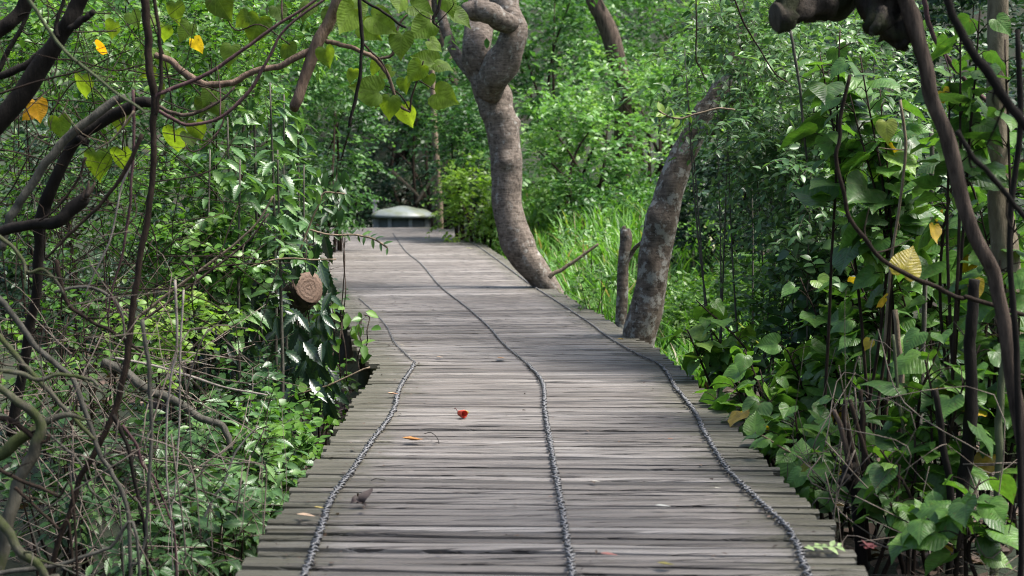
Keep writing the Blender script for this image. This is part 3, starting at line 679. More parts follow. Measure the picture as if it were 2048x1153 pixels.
# dead leaves on the forest floor
mb = MB(); N = 5000
sidep = rng.random(N) < .5; yy = rng.uniform(3.5, 22, N)
xx = np.where(sidep, xl(yy) - np.abs(rng.normal(0, 1.6, N)) + .1, xr(yy) + np.abs(rng.normal(0, 1.3, N)) - .1)
pp = np.stack([xx, yy, ground(xx, yy) + rng.uniform(.01, .05, N)], -1)
leaves(mb, ROUND + ELL, pp, rng.normal(0, 1, (N, 3)) * [1, 1, .25], np.array([0, 0, 1.]) + rng.normal(0, .3, (N, 3)), rng.uniform(.05, .13, N), np.clip(rng.normal(.5, .28, N), 0, 1))
o = mb.build('leaf_litter', M['litter']); o['kind'] = 'stuff'; o['label'] = 'dry brown dead leaves covering the forest floor'

# ------------------------------------------------------------------ left side: traced trunks, branches and vines
def compound(name, label, cat, pieces, mats, Y, foot=None):
    """pieces: (part name, [(px,py,w)...], dY, seg, material)"""
    p0 = pieces[0][1][0]; b = P(p0[0], p0[1], Y); root = thing(name, label, cat, b)
    for nm, pts, dY, seg, mt in pieces:
        n = len(pts); p, r = trace([(q[0], q[1], Y + (dY if np.isscalar(dY) else np.interp(i / (n - 1), [0, 1], dY)), q[2]) for i, q in enumerate(pts)])
        mb = MB(); tube(mb, p, r, seg, .05, 5, knots=2); part(mb, nm, M[mt], root)
    return root
compound('slanting_tree', 'thick black leaning trunk crossing the upper left corner', 'tree', [
  ('trunk', [(-70, 330, 44), (0, 242, 40), (52, 177, 38), (104, 98, 36), (128, 66, 35), (146, 31, 32), (163, -5, 30), (200, -80, 28)], 0, 10, 'bark_dark'),
  ('branch_stub', [(138, 60, 14), (158, 44, 14), (176, 32, 13), (187, 24, 11)], -.05, 7, 'bark_dark'),
  ('branch', [(116, 75, 10), (112, 55, 9), (122, 20, 8), (130, -15, 7)], -.05, 6, 'bark_dark'),
  ('branch', [(118, 84, 17), (92, 100, 17), (55, 129, 16), (14, 147, 15), (-30, 160, 14)], .12, 7, 'bark_dark')], None, 5.6)
stemobj('bare_stem', 'dark stout trunk cutting the extreme top left corner', 'trunk', [(-30, 85, 28), (2, 58, 26), (28, 36, 25), (52, 2, 24), (72, -40, 23)], 6.0, 25, 'bark_dark', 9)
stemobj('bare_stem', 'thin dark stem between the two corner trunks at top left', 'stem', [(-6, 145), (16, 102), (40, 60), (64, 5), (76, -30)], 6.2, 11, 'bark_dark', 6)
compound('arching_branch', 'thick dark branch arching from the upright stem down to the left', 'branch', [
  ('branch', [(306, 205, 20), (262, 210, 23), (222, 228, 23), (180, 258, 23), (138, 297, 24), (110, 356, 25), (94, 400, 25), (83, 440, 24), (78, 490, 24), (72, 545, 22), (68, 610, 20), (58, 660, 20), (46, 730, 20), (34, 800, 22), (24, 870, 24)], (0, .3), 9, 'bark_dark'),
  ('branch_stub', [(160, 275, 16), (172, 284, 15), (178, 286, 10)], .05, 7, 'bark_dark')], None, 6.0)
stemobj('arching_branch', 'grey-brown branch running just above the thick dark arching one', 'branch', [(252, 194, 12), (228, 204, 15), (182, 237, 16), (138, 271, 17), (108, 305, 17), (64, 366, 17), (34, 414, 17), (15, 450, 17), (2, 500, 17)], 5.8, 16, 'stem_grey', 8)
def broken_log():
    b = P(16, 462, 5.6); root = thing('broken_branch', 'rough dark broken branch stub with splintered end at far left', 'branch', b)
    mb = MB(); p, r = trace([(-30, 475, 5.6, 18), (16, 463, 5.6, 18), (78, 445, 5.55, 19), (117, 436, 5.5, 22), (150, 416, 5.5, 26), (170, 394, 5.5, 24)]); tube(mb, p, r, 9, .12, 5, knots=4); part(mb, 'branch', M['bark_dark'], root)
    mb = MB()
    for q in ([(166, 398, 11), (176, 380, 8), (178, 362, 3)], [(172, 394, 11), (184, 376, 8), (190, 366, 3)], [(164, 402, 10), (168, 386, 7), (166, 374, 2)]):
        p, r = trace([(a, b_, 5.48, w) for a, b_, w in q]); tube(mb, p, r, 5, .1, 3)
    part(mb, 'splinters', M['bark_brown'], root)
broken_log()
compound('upright_stem', 'long dark upright stem running from top to bottom on the left', 'stem', [
  ('stem', [(282, -30, 17), (289, 20, 17), (297, 90, 16), (300, 140, 16), (310, 196, 16), (309, 245, 13), (307, 300, 13), (303, 384, 13), (287, 475, 13), (276, 527, 13), (269, 590, 13), (263, 646, 14), (253, 729, 14), (234, 807, 13), (216, 853, 12), (187, 913, 12), (161, 957, 12), (146, 1003, 12), (130, 1052, 11), (112, 1105, 11), (95, 1160, 11)], 0, 8, 'stem_brown'),
  ('branch', [(306, -30, 8), (314, 40, 8), (320, 91, 8), (323, 156, 8), (317, 196, 8), (311, 232, 7)], -.05, 6, 'stem_brown'),
  ('branch', [(312, 195, 9), (322, 186, 8), (340, 180, 6)], -.05, 6, 'bark_vine')], None, 5.3)
LS = [ # label, points, Y, w, mat
 ('slim grey-green stick slanting from the top left corner to the upright stem', [(50, -15), (80, 35), (104, 71), (138, 110), (182, 147), (234, 188), (273, 213), (290, 227)], 4.9, 8, 'stem_green'),
 ('straight dark stem slanting behind the upright stem towards lower left', [(284, 268), (260, 327), (221, 384), (182, 428), (146, 462), (117, 493), (90, 520)], 5.2, 9, 'stem_brown'),
 ('thin tan dangling stem just left of the upright stem', [(265, 324), (245, 368), (234, 418), (224, 467), (208, 509), (187, 551), (170, 590)], 5.5, 4.5, 'bark_pale'),
 ('reddish wiry stem hanging beside the upright stem', [(266, 180), (268, 280), (263, 358), (260, 410), (250, 483), (240, 527), (224, 580), (215, 640)], 5.45, 6.5, 'bark_vine'),
 ('long grey stem sweeping down to a pole end at lower left', [(-25, 570), (0, 600), (39, 649), (65, 685), (104, 721), (146, 760), (170, 820), (198, 902), (221, 942), (242, 978), (255, 1020), (258, 1074)], 5.2, 13, 'stem_grey'),
 ('brown vine bowing through the middle of the left tangle', [(112, 520), (121, 560), (135, 607), (161, 628), (193, 649), (229, 667), (250, 682), (284, 706)], 5.3, 10, 'stem_brown'),
 ('heavy grey knee-bent vine low behind the left stems', [(205, 726), (247, 742), (281, 768), (305, 785), (334, 794), (365, 812), (404, 838), (438, 848), (456, 872), (461, 900)], 6.6, 21, 'stem_grey'),
 ('dark stem slanting down from the left frame edge', [(-15, 660), (0, 675), (39, 721), (60, 742), (99, 784), (130, 818), (161, 850), (190, 880)], 5.1, 13, 'bark_moss'),
 ('wavy mossy branch lying level at the left edge', [(-15, 738), (0, 740), (39, 748), (78, 760), (112, 750), (146, 753), (182, 760), (197, 773)], 5.0, 11, 'bark_moss'),
 ('mossy log leaning in the bottom left corner', [(-15, 1030), (10, 1060), (39, 1098), (65, 1120), (96, 1155), (120, 1195)], 4.7, 24, 'bark_moss'),
 ('grey cut pole lying level near the bottom left', [(-25, 1150), (0, 1147), (62, 1139), (117, 1131), (169, 1113), (221, 1095), (274, 1075)], 4.8, 11, 'stem_grey'),
 ('straight grey stem standing right of the long upright one', [(284, 640), (292, 703), (299, 768), (302, 860), (299, 931), (294, 1035), (291, 1080), (276, 1126), (258, 1165)], 5.1, 9, 'stem_grey'),
 ('straight brown stick slanting across to the sawn log', [(270, 640), (300, 616), (352, 576), (430, 519), (482, 478), (515, 445), (546, 393)], 6.4, 6.5, 'bark_tan'),
 ('second brown stick lying against the slanting one', [(282, 642), (302, 630), (355, 592), (440, 528), (500, 479), (537, 428)], 6.45, 6.5, 'bark_brown'),
 ('pale stick pointing right under the glossy vine', [(225, 716), (300, 730), (378, 752), (457, 777), (535, 791)], 6.1, 5.5, 'bark_pale'),
 ('pale thin wand rising through the lower left leaves', [(350, 560), (354, 690), (344, 742), (336, 807), (333, 870), (334, 957), (344, 1048), (354, 1120)], 5.6, 5.5, 'bark_pale'),
 ('second pale wand close to the first among lower left leaves', [(367, 580), (360, 716), (358, 860), (354, 931), (349, 996), (343, 1050)], 5.7, 4.5, 'bark_pale'),
 ('reddish crooked stem crossing the grey standing one low left', [(245, 850), (273, 892), (284, 929), (299, 944), (312, 965), (338, 1032), (350, 1090)], 5.3, 7, 'bark_vine'),
 ('dark stem crossing the mossy trunk at lower left', [(-20, 930), (0, 939), (39, 960), (91, 981), (117, 994), (148, 1014)], 4.7, 9, 'stem_brown'),
 ('thin dark stem slanting down beside the mossy trunk', [(30, 975), (44, 988), (78, 1020), (117, 1059), (142, 1080)], 4.8, 8, 'stem_brown'),
 ('black upright stem just left of the grey standing stem', [(226, 830), (255, 892), (271, 970), (286, 1035), (291, 1090), (297, 1165)], 5.25, 9, 'bark_dark'),
 ('bleached dead twig rising near the left deck edge', [(396, 1065), (425, 1000), (448, 966), (467, 914), (490, 880), (517, 853)], 6.0, 5, 'bark_pale'),
 ('dark drooping vine looping below the broken branch', [(-10, 470), (20, 490), (45, 520), (55, 545), (85, 540), (110, 560), (128, 590)], 5.2, 9, 'bark_moss'),
 ('bowed grey vine arching under the left tangle top', [(110, 585), (150, 575), (185, 577), (215, 590), (235, 610), (246, 640), (250, 690)], 5.6, 8, 'stem_grey'),
 ('thin dark vine crossing above the broken branch', [(-10, 190), (60, 168), (110, 155), (170, 140), (215, 118), (262, 100)], 5.5, 4.5, 'stem_brown'),
 ('wiry vine trailing across the upper left leaves', [(80, 120), (140, 120), (190, 132), (235, 142), (290, 130), (330, 140)], 5.9, 4, 'stem_brown'),
 ('thin brown twig slanting off the upright stem', [(268, 222), (245, 255), (222, 282), (190, 300)], 5.4, 4.5, 'bark_tan'),
 ('dark wiry stem dropping beside the thick arching branch', [(172, 315), (160, 350), (132, 395), (105, 425), (78, 442)], 5.5, 6, 'stem_brown'),
 ('forked brown vine curving at the left frame edge', [(-10, 835), (20, 842), (50, 860), (85, 885), (100, 870)], 4.9, 12, 'stem_brown'),
 ('long thin root-like vine trailing along the tangle floor', [(50, 820), (110, 880), (160, 925), (178, 975), (205, 1000), (240, 1030)], 5.4, 6, 'stem_grey'),
]
for lb, pts, Y, w, mt in LS: stemobj('bare_stem', lb, 'stem', pts, Y, w, mt, 6, .05, foot=pts[-1][1] > 1000)
compound('mossy_tree', 'pale mossy trunk leaning in from the lower left edge', 'tree', [
  ('trunk', [(-25, 762, 14), (0, 776, 15), (39, 800, 17), (68, 824, 19), (84, 862, 22), (70, 900, 24), (50, 940, 25), (29, 983, 26), (16, 1035, 27), (5, 1100, 28), (-6, 1170, 30)], 0, 10, 'bark_moss'),
  ('branch', [(-25, 925, 24), (0, 906, 24), (26, 884, 24), (60, 864, 21), (100, 840, 15), (132, 830, 11), (168, 840, 6)], .1, 9, 'bark_moss')], None, 4.9)
VN = [
 ('upper of the smooth purple-brown vines sweeping to the top edge', [(322, 187), (400, 155), (455, 122), (500, 91), (545, 56), (590, 28), (628, 3), (665, -25)], 6.2, 8.5, 'bark_vine'),
 ('long purple-brown vine dipping then rising to the top edge', [(318, 222), (350, 240), (380, 250), (440, 236), (500, 181), (535, 120), (562, 68), (605, 30), (650, -2), (690, -35)], 6.1, 7.5, 'bark_vine'),
 ('short brown vine sagging under the pale brown branch', [(318, 213), (345, 226), (375, 230), (430, 210), (470, 174)], 6.25, 8, 'bark_brown'),
 ('thin crooked twig hanging below the looping vine', [(448, 237), (440, 258), (425, 280), (395, 302), (378, 300), (370, 286)], 6.1, 3.5, 'bark_vine'),
]
for lb, pts, Y, w, mt in VN: stemobj('woody_vine', lb, 'vine', pts, Y, w, mt, 7, .04, group='vines at the upper left')

# overhanging branch with heart shaped leaves
YO = 6.6
ob = thing('overhanging_branch', 'brown forked branch hanging from the top edge with big heart-shaped leaves', 'branch', P(690, -60, YO))
for nm, pts, mt, seg in (
  ('branch', [(700, -60, 28), (688, -30, 27), (675, 0, 26), (655, 47, 25), (636, 96, 25), (612, 156, 23), (592, 205, 21), (586, 217, 20)], 'bark_warm', 10),
  ('branch', [(634, 96, 18), (610, 107, 15), (576, 125, 13), (540, 136, 12), (500, 147, 12), (465, 165, 13), (415, 170, 14), (375, 150, 14), (345, 126, 13), (310, 110, 12)], 'bark_warm', 8),
  ('branch', [(652, 82, 10), (680, 90, 10), (717, 102, 9), (753, 120, 9), (777, 156, 7), (790, 190, 6), (802, 215, 6), (821, 224, 5)], 'bark_warm', 7),
  ('twig', [(753, 120, 6), (784, 110, 7), (792, 80, 5), (797, 52, 5), (815, 30, 4)], 'bark_brown', 6),
  ('twig', [(820, 223, 5), (824, 193, 4), (836, 156, 4), (847, 122, 3)], 'stem_brown', 5),
  ('twig', [(820, 222, 3), (800, 190, 3), (770, 172, 2.5), (745, 178, 2)], 'stem_brown', 5),
  ('twig', [(836, 160, 3), (860, 175, 2.5), (882, 184, 2)], 'stem_brown', 5)):
    p, r = trace([(a, b, YO, w) for a, b, w in pts]); mb = MB(); tube(mb, p, r, seg, .04, 5, knots=2); part(mb, nm, M[mt], ob)
def placed(lst, Y, tpls=HEART, tint=.6, jitter=.3):
    mb = MB()
    for t in lst:
        px, py, sz, ang = t[:4]; ti = t[4] if len(t) > 4 else np.clip(rng.normal(tint, .15), 0, .9)
        a = R(ang); f = np.array([math.cos(a), rng.normal(0, jitter), -math.sin(a)])
        base = P(px - math.cos(a) * sz * .4, py - math.sin(a) * sz * .4, Y + rng.normal(0, .12))
        up = np.array([rng.normal(0, .25), -.75, .55 + rng.normal(0, .3)])
        if rng.random() < .35: up = np.array([rng.normal(0, .3), .7, .6])
        leaves(mb, tpls, base[None], f[None], up[None], [S(sz, Y) * 1.02], [ti])
    return mb
OV = [(690, 39, 66, 130), (766, 47, 62, 30), (654, 115, 42, 80), (844, 20, 54, 20), (842, 60, 58, 140), (922, 40, 50, 35), (732, 180, 64, 190), (779, 214, 46, 95),
      (815, 232, 56, 75, .9), (894, 198, 60, 25, .85), (847, 120, 54, 200), (886, 128, 38, 5), (831, 146, 46, 130), (810, 172, 34, 85), (857, 163, 30, 95), (802, 92, 54, 95), (748, 137, 38, 120), (743, 65, 52, 40), (756, 206, 26, 130),
      (900, 8, 44, 60), (800, 8, 50, 100), (720, 18, 44, 70), (770, 150, 36, 150), (870, 92, 34, 40), (700, 150, 30, 120)]
part(placed(OV, YO - .05, tint=.72), 'foliage', M['heart_over'], ob, 'backlit yellow-green heart-shaped leaves')
tag(compound('hanging_twig', 'dark knotted twig hanging straight down at the top left of centre', 'twig', [
  ('twig', [(716, -25, 8), (719, 20, 8), (724, 78, 8), (722, 120, 7), (719, 156, 7), (710, 205, 7), (698, 256, 6)], 0, 7, 'bark_dark'),
  ('twig', [(724, 84, 4), (742, 104, 4), (758, 118, 4), (770, 136, 3), (778, 158, 3)], 0, 5, 'stem_brown'),
  ('twig', [(718, -5, 6), (745, 12, 6), (771, 27, 6), (795, 45, 6), (812, 56, 5)], .05, 6, 'bark_dark')], None, 6.2), 'dark knotted twig hanging straight down at the top left of centre', 'twig')
stemobj('hanging_twig', 'short dark twig dropping from the top edge beside the curved tree', 'twig', [(884, -20), (878, 12), (867, 38), (872, 50), (880, 56)], 6.3, 7, 'bark_dark', 6)
# big shaded hearts on the left
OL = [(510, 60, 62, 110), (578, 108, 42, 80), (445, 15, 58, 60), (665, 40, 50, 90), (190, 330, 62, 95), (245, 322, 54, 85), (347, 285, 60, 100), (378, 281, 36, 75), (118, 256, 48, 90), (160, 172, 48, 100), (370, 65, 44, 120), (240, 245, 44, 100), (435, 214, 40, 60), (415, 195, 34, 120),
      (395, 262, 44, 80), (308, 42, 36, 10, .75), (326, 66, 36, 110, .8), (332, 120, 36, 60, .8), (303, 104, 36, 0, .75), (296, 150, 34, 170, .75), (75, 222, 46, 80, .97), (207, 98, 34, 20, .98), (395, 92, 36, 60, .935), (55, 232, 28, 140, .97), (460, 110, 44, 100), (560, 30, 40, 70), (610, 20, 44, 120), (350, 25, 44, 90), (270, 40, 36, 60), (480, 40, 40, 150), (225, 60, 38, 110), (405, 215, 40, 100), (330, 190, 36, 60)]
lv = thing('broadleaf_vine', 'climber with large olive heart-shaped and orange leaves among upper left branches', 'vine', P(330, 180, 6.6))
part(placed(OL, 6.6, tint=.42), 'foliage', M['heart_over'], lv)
for pts in ([(300, 30), (330, 120), (345, 230), (350, 285)], [(100, 230), (160, 160), (240, 240), (245, 300)], [(440, 0), (470, 60), (520, 50), (580, 90)], [(345, 120), (400, 190), (430, 210)], [(190, 250), (215, 290), (192, 315)]):
    p, r = trace([(a, b, 6.62, 3) for a, b in pts]); mb = MB(); tube(mb, p, r, 5, .03, 5); part(mb, 'stem', M['stem_brown'], lv)

# sawn log with glossy creeper
def sawn_log():
    Y = 10.0; e = P(616, 578, 9.75); s = P(400, 760, 10.6)
    root = thing('sawn_log', 'thick rough-barked log with pale sawn end facing the boardwalk', 'log', s)
    d = nrm(e - s); mb = MB(); pts = [s - d * .5, s, s + (e - s) * .5 + np.array([0, 0, .02]), e]
    p, r = tube(mb, pts, [.125, .128, .118, .108], 16, .05, 6, cap=False, knots=5); part(mb, 'bark', M['bark_brown'], root)
    m, n, l, pb, out = newmat('sawn_wood'); tc = n.new('ShaderNodeTexCoord'); uv = n.new('ShaderNodeUVMap'); uv.uv_map = 'UVMap'
    ln = n.new('ShaderNodeVectorMath'); ln.operation = 'LENGTH'; l.new(uv.outputs[0], ln.inputs[0])
    nz = noise(n, l, 4, 5, uv.outputs[0]); sn = mth(n, l, 'SINE', mth(n, l, 'ADD', mth(n, l, 'MULTIPLY', ln.outputs[1], 24), mth(n, l, 'MULTIPLY', nz.outputs[0], 9)))
    c1 = mixc(n, l, mth(n, l, 'MULTIPLY', mth(n, l, 'ADD', sn, 1), .10), (.150, .098, .070), (.075, .047, .034))
    wv = noise(n, l, 2.2, 5, uv.outputs[0], .6, 1.5); cr = ramp(n, [(.47, (0, 0, 0)), (.5, (1, 1, 1)), (.53, (0, 0, 0))]); l.new(wv.outputs[0], cr.inputs[0])
    c2 = mixc(n, l, mth(n, l, 'MULTIPLY', cr.outputs[0], .8), c1, (.04, .025, .018)); l.new(c2, pb.inputs['Base Color']); pb.inputs['Roughness'].default_value = .8
    bump(n, l, sn, pb, .3, .004)
    fn = nrm(np.array([.55, -.8, .12])); sx = nrm(np.cross(fn, [0, 0, 1.])); sz = np.cross(sx, fn)
    cp = MB(); a = np.linspace(0, 2 * np.pi, 28, endpoint=False); rr = .110 * (1 + .05 * np.sin(3 * a + 1) + rng.normal(0, .012, 28))
    V, U = [], []
    for k, (f, off) in enumerate(((1.0, -.05), (1.02, 0), (.96, .012), (.6, .015), (.3, .013))):
        V.append(e + (rr * f)[:, None] * (np.cos(a)[:, None] * sx + np.sin(a)[:, None] * sz) + fn * off); U.append(np.stack([np.cos(a), np.sin(a)], -1) * f)
    V.append((e + fn * .012)[None]); U.append(np.zeros((1, 2))); q = []
    for k in range(4): q += [(k * 28 + j, k * 28 + (j + 1) % 28, (k + 1) * 28 + (j + 1) % 28, (k + 1) * 28 + j) for j in range(28)]
    cp.add(np.concatenate(V), q, [(112 + j, 112 + (j + 1) % 28, 140) for j in range(28)], .5, np.concatenate(U))
    part(cp, 'cut_end', m, root, 'pale sawn round face with cracks and rings')
sawn_log()
def hanging_vine(name, label, box, Y, n, mat, tpls, size, hang=1.0, nst=8, tm=.5, dY=.5, cat='creeper'):
    x0, y0, x1, y1 = box; top = P((x0 + x1) / 2, y1, Y); root = thing(name, label, cat, (top[0], top[1], ground(top[0], top[1])))
    fo, st = MB(), MB()
    for k in range(nst):
        a = rng.uniform(x0, x1); p = [P(a, y0 + rng.uniform(0, 40), Y + rng.uniform(-dY, dY))]
        m = 5
        for i in range(1, m + 1): p.append(P(a + rng.normal(0, 6), y0 + (y1 - y0) * i / m, Y + rng.uniform(-dY, dY)))
        p = np.array(p) + ([0, .8, 0] if dY == .45 else [0, 0, 0]); st = MB(); tube(st, p, .004, 5, .05, 4); part(st, 'stem', M['stem_brown'], root)
    pos = np.array([P(rng.uniform(x0, x1), rng.uniform(y0, y1), Y + rng.uniform(-dY, dY)) for _ in range(n)])
    f = np.stack([rng.normal(0, .55, n), rng.normal(-.25, .4, n), -hang + rng.normal(0, .35, n)], -1)
    up = np.stack([rng.normal(0, .3, n), -.8 + rng.normal(0, .25, n), .6 + rng.normal(0, .25, n)], -1)
    leaves(fo, tpls, pos, f, up, size * rng.uniform(.7, 1.25, n), np.clip(rng.normal(tm, .25, n), 0, 1))
    part(fo, 'foliage', M[mat], root)
hanging_vine('creeper', 'dark glossy toothed-leaf creeper hanging over the sawn log', (395, 470, 665, 800), 9.35, 420, 'glossy', TOOTH, .15, 1.0, 10, .4, .45)
hanging_vine('creeper', 'bright leafy creeper drooping at the left deck edge by the jog', (640, 610, 745, 740), 9.75, 50, 'small', ELL, .085, .7, 5, .6, .25)
hanging_vine('creeper', 'leafy sprays hanging over the far left deck edge', (585, 330, 690, 430), 11.2, 120, 'small_dark', NARROW, .11, .9, 6, .55, .4)

# toothed leaf plants, one upright grey stem each
TP = [(505, 110, 9.4, 'tallest'), (540, 165, 9.2, ''), (568, 185, 10.6, ''), (455, 235, 9.0, ''), (596, 235, 10.7, ''), (420, 300, 8.8, ''), (608, 330, 10.5, ''), (480, 320, 8.6, ''), (555, 300, 8.9, '')]
TL = ['tallest grey-stemmed plant with toothed leaves left of the brown branch', 'grey-stemmed toothed-leaf plant just right of the tallest one', 'grey-stemmed toothed-leaf plant below the end of the brown branch', 'toothed-leaf plant left of the tallest grey stem', 'toothed-leaf plant nearest the far deck bend at upper left', 'short toothed-leaf plant furthest left in the grey-stemmed group', 'low toothed-leaf plant right above the sawn log', 'young toothed-leaf plant in front of the tallest stem', 'young toothed-leaf plant in front of the group, above the creeper']
for (px, py, Y, _), lb in zip(TP, TL):
    t = P(px, py, Y); b = P(px + rng.normal(0, 12), 560, Y); b[2] = float(ground(b[0], b[1])); root = thing('toothed_plant', lb, 'plant', b, 'toothed-leaf plants on the left')
    st = MB(); mid = (t + b) / 2 + np.array([rng.normal(0, .03), 0, 0]); tube(st, [b, mid, t], [.012, .010, .005], 6, .04, 6); part(st, 'stem', M['stem_grey'], root)
    fo = MB(); n = 46; s = rng.uniform(.45, 1, n) ** .8; pos = b + (t - b) * s[:, None]; a = rng.uniform(0, 6.28, n)
    rad = np.stack([np.cos(a), np.sin(a), np.zeros(n)], -1); pos = pos + rad * .03
    f = rad + np.stack([np.zeros(n), np.zeros(n), rng.normal(-.15, .45, n)], -1)
    leaves(fo, TOOTH, pos, f, np.array([0, -.25, 1.]) + rng.normal(0, .3, (n, 3)), rng.uniform(.09, .17, n), np.clip(rng.normal(.55, .25, n), 0, 1))
    # side shoots
    k = 9; ss = rng.uniform(.45, 1, k); sp = b + (t - b) * ss[:, None]; a = rng.uniform(0, 6.28, k)
    sprays(fo, sp, np.stack([np.cos(a), np.sin(a), rng.uniform(-.1, .5, k)], -1), .22, 6, TOOTH, .11, .4, .6, .2, st, .003)
    part(fo, 'foliage', M['toothed'], root)

# leafy understorey on the left
US = [
 ('bright small-leaved shrub behind the long upright stem', 340, 420, 9.2, 260, 240, 'small', .062, 90, ELL),
 ('small-leaved green shrub in the upper left behind the arching branches', 150, 120, 8.6, 330, 240, 'small', .058, 90, ELL),
 ('leafy green shrub between the purple vines and upright stem', 430, 110, 9.6, 260, 240, 'small', .065, 80, ELL),
 ('fine green foliage hanging at the very top left behind the corner trunk', 230, 40, 7.6, 400, 150, 'small', .055, 60, ELL),
 ('fine green foliage at the top edge behind the purple vines', 540, 40, 7.8, 260, 150, 'small', .055, 45, ELL),
 ('bright leafy shrub low beside the two brown sticks', 400, 520, 8.8, 220, 130, 'small', .06, 55, ROUND),
 ('sparse leafy shrub inside the left stem tangle', 130, 430, 7.8, 300, 260, 'small', .05, 70, ELL),
 ('shady leafy shrub low in the left stem tangle', 150, 700, 7.2, 320, 220, 'small', .06, 42, ELL),
 ('dim small-leaved shrub behind the bottom left sticks', 140, 960, 6.6, 300, 220, 'small_dark', .07, 38, ELL),
 ('pale toothed nettle clump on the ground near the left deck edge', 470, 970, 7.0, 240, 160, 'toothed', .10, 44, TOOTH),
 ('round-leaved green plant against the left deck edge', 560, 900, 7.9, 170, 120, 'small', .07, 28, ROUND),
 ('dark leafy plant below the sawn log', 450, 830, 8.6, 250, 150, 'small_dark', .08, 50, ELL),
 ('round-leaved bright plant in the left tangle near the pale wands', 345, 660, 7.4, 150, 110, 'yelgreen', .052, 26, ROUND),
 ('low nettle clump in the bottom left by the pale wands', 400, 1090, 6.2, 260, 120, 'toothed', .095, 32, TOOTH),
 ('small leafy plant under the left deck edge below the jog', 640, 780, 10.0, 100, 150, 'small', .06, 30, ELL),
 ('rounded dark foliage filling behind the lower right stems', 1810, 720, 8.9, 520, 620, 'small_dark', .10, 150, ROUND),
 ('leafy green undergrowth right of the leaning tree and behind the sapling', 1590, 610, 9.9, 260, 220, 'small', .07, 75, ELL),
 ('weedy clump amid the grass between the curved tree and the stump', 1170, 500, 18, 150, 110, 'bglight', .08, 12, ELL),
 ('leafy weeds at the deck edge between the two trunks', 1190, 590, 13.4, 110, 80, 'small', .06, 12, ELL),
 ('shaded creeper mound behind the sawn log', 520, 640, 11.2, 300, 300, 'small_dark', .075, 110, ELL),
]
for lb, px, py, Y, w, h, mt, sz, nc, tp in US:
    bush('leafy_shrub', lb, 'shrub', px, py, Y, w, h, mt, sz, nc, 4, 6, tp, depth=.5, twig=True, nst=0 if 'very top' in lb or 'top edge' in lb else 5, stem='stem_brown', full=True, srad=.006)

# dry twig tangle, lower left and right
def tangle(boxes, n, Yr, mat, lb):
    mb = MB()
    for _ in range(n):
        x0, y0, x1, y1 = boxes[rng.integers(0, len(boxes))]
        Y = rng.uniform(*Yr); a = P(rng.uniform(x0, x1), rng.uniform(y0, y1), Y); L = rng.uniform(.2, .8)
        an = rng.uniform(0, 6.28); d = np.array([math.cos(an), rng.normal(0, .4), math.sin(an) * .9]); b = a + d * L; m = (a + b) / 2 + rng.normal(0, .22, 3) * L
        for p in (a, b, m): p[0] = min(p[0], float(xl(min(p[1], 9.6))) - .08) if p[0] < 0 else max(p[0], float(xr(p[1])) + .08); p[2] = max(p[2], float(ground(p[0], p[1])) + .01)
        w = rng.uniform(.0012, .0030); tube(mb, [a, m, b], [w, w, w * .6], 4, 0, 4)
    o = mb.build('twigs', M[mat]); o['kind'] = 'stuff'; o['label'] = lb
tangle([(0, 800, 420, 1153), (250, 850, 540, 1153), (0, 650, 300, 950)], 220, (5.0, 7.6), 'twig', 'pale dry twigs tangled at lower left')
tangle([(0, 0, 330, 600), (0, 300, 350, 900), (0, 500, 420, 1000)], 360, (5.6, 8.5), 'stem_brown', 'thin dark twigs tangled through the left stems')
tangle([(1640, 900, 2048, 1153), (1600, 850, 1800, 1050)], 150, (5.2, 8.0), 'twig', 'pale dry twigs on the ground at lower right')

# ------------------------------------------------------------------ right side
compound('slanting_tree', 'slender cracked-bark trunk slanting down the right side', 'tree', [
  ('trunk', [(1790, -60, 32), (1812, -5, 31), (1835, 78, 30), (1857, 156, 30), (1881, 234, 30), (1900, 305, 31), (1922, 384, 30), (1948, 462, 30), (1980, 540, 28), (1998, 600, 28), (2020, 720, 28), (2040, 850, 28), (2065, 1000, 28)], 0, 10, 'bark_brown')], None, 5.0)
st_tree = compound('straight_tree', 'pale speckled upright trunk near the right edge', 'tree', [
  ('trunk', [(1994, -60, 42), (1996, 60, 42), (1995, 160, 42), (1995, 300, 44), (1999, 410, 48), (2012, 540, 56), (2022, 640, 60), (2032, 800, 62), (2040, 1000, 64)], 0, 12, 'bark_speck')], None, 6.3)
def crown(root, boxes):  # unseen overhead foliage, added and shaped to cast shade into the view
    fo, br = MB(), MB(); t = P(1994, -60, 6.3); mb = MB()
    tube(mb, [t, t + [.05, 0, 1.2], t + [0, .1, 2.6]], [.05, .045, .03], 8, .03, 4); part(mb, 'trunk', M['bark_speck'], root)
    for x0, x1, y0, y1, z0, z1, n in boxes:
        st = np.stack([rng.uniform(x0, x1, n), rng.uniform(y0, y1, n), rng.uniform(z0, z1, n)], -1)
        sprays(fo, st, rng.normal(0, 1, (n, 3)), .5, 8, LO, .15, .5)
        for q in st[:4]:
            mb = MB(); tube(mb, [t + [0, 0, 1.6], (t + q) / 2 + [0, 0, 1.2], q], [.03, .02, .008], 6, .04, 4); part(mb, 'branch', M['bark_speck'], root)
    part(fo, 'crown', M['bgmid'], root, smooth=False)
crown(st_tree, [(.3, 4.6, 1.6, 5.7, 4.5, 5.6, 380), (2.2, 5.2, 11., 14.6, 5.2, 6.8, 250), (4.9, 7.5, 4.5, 8.4, 4.8, 6.4, 70)])  # leaf boxes above the frame, placed to shade deck and banks around a bright band
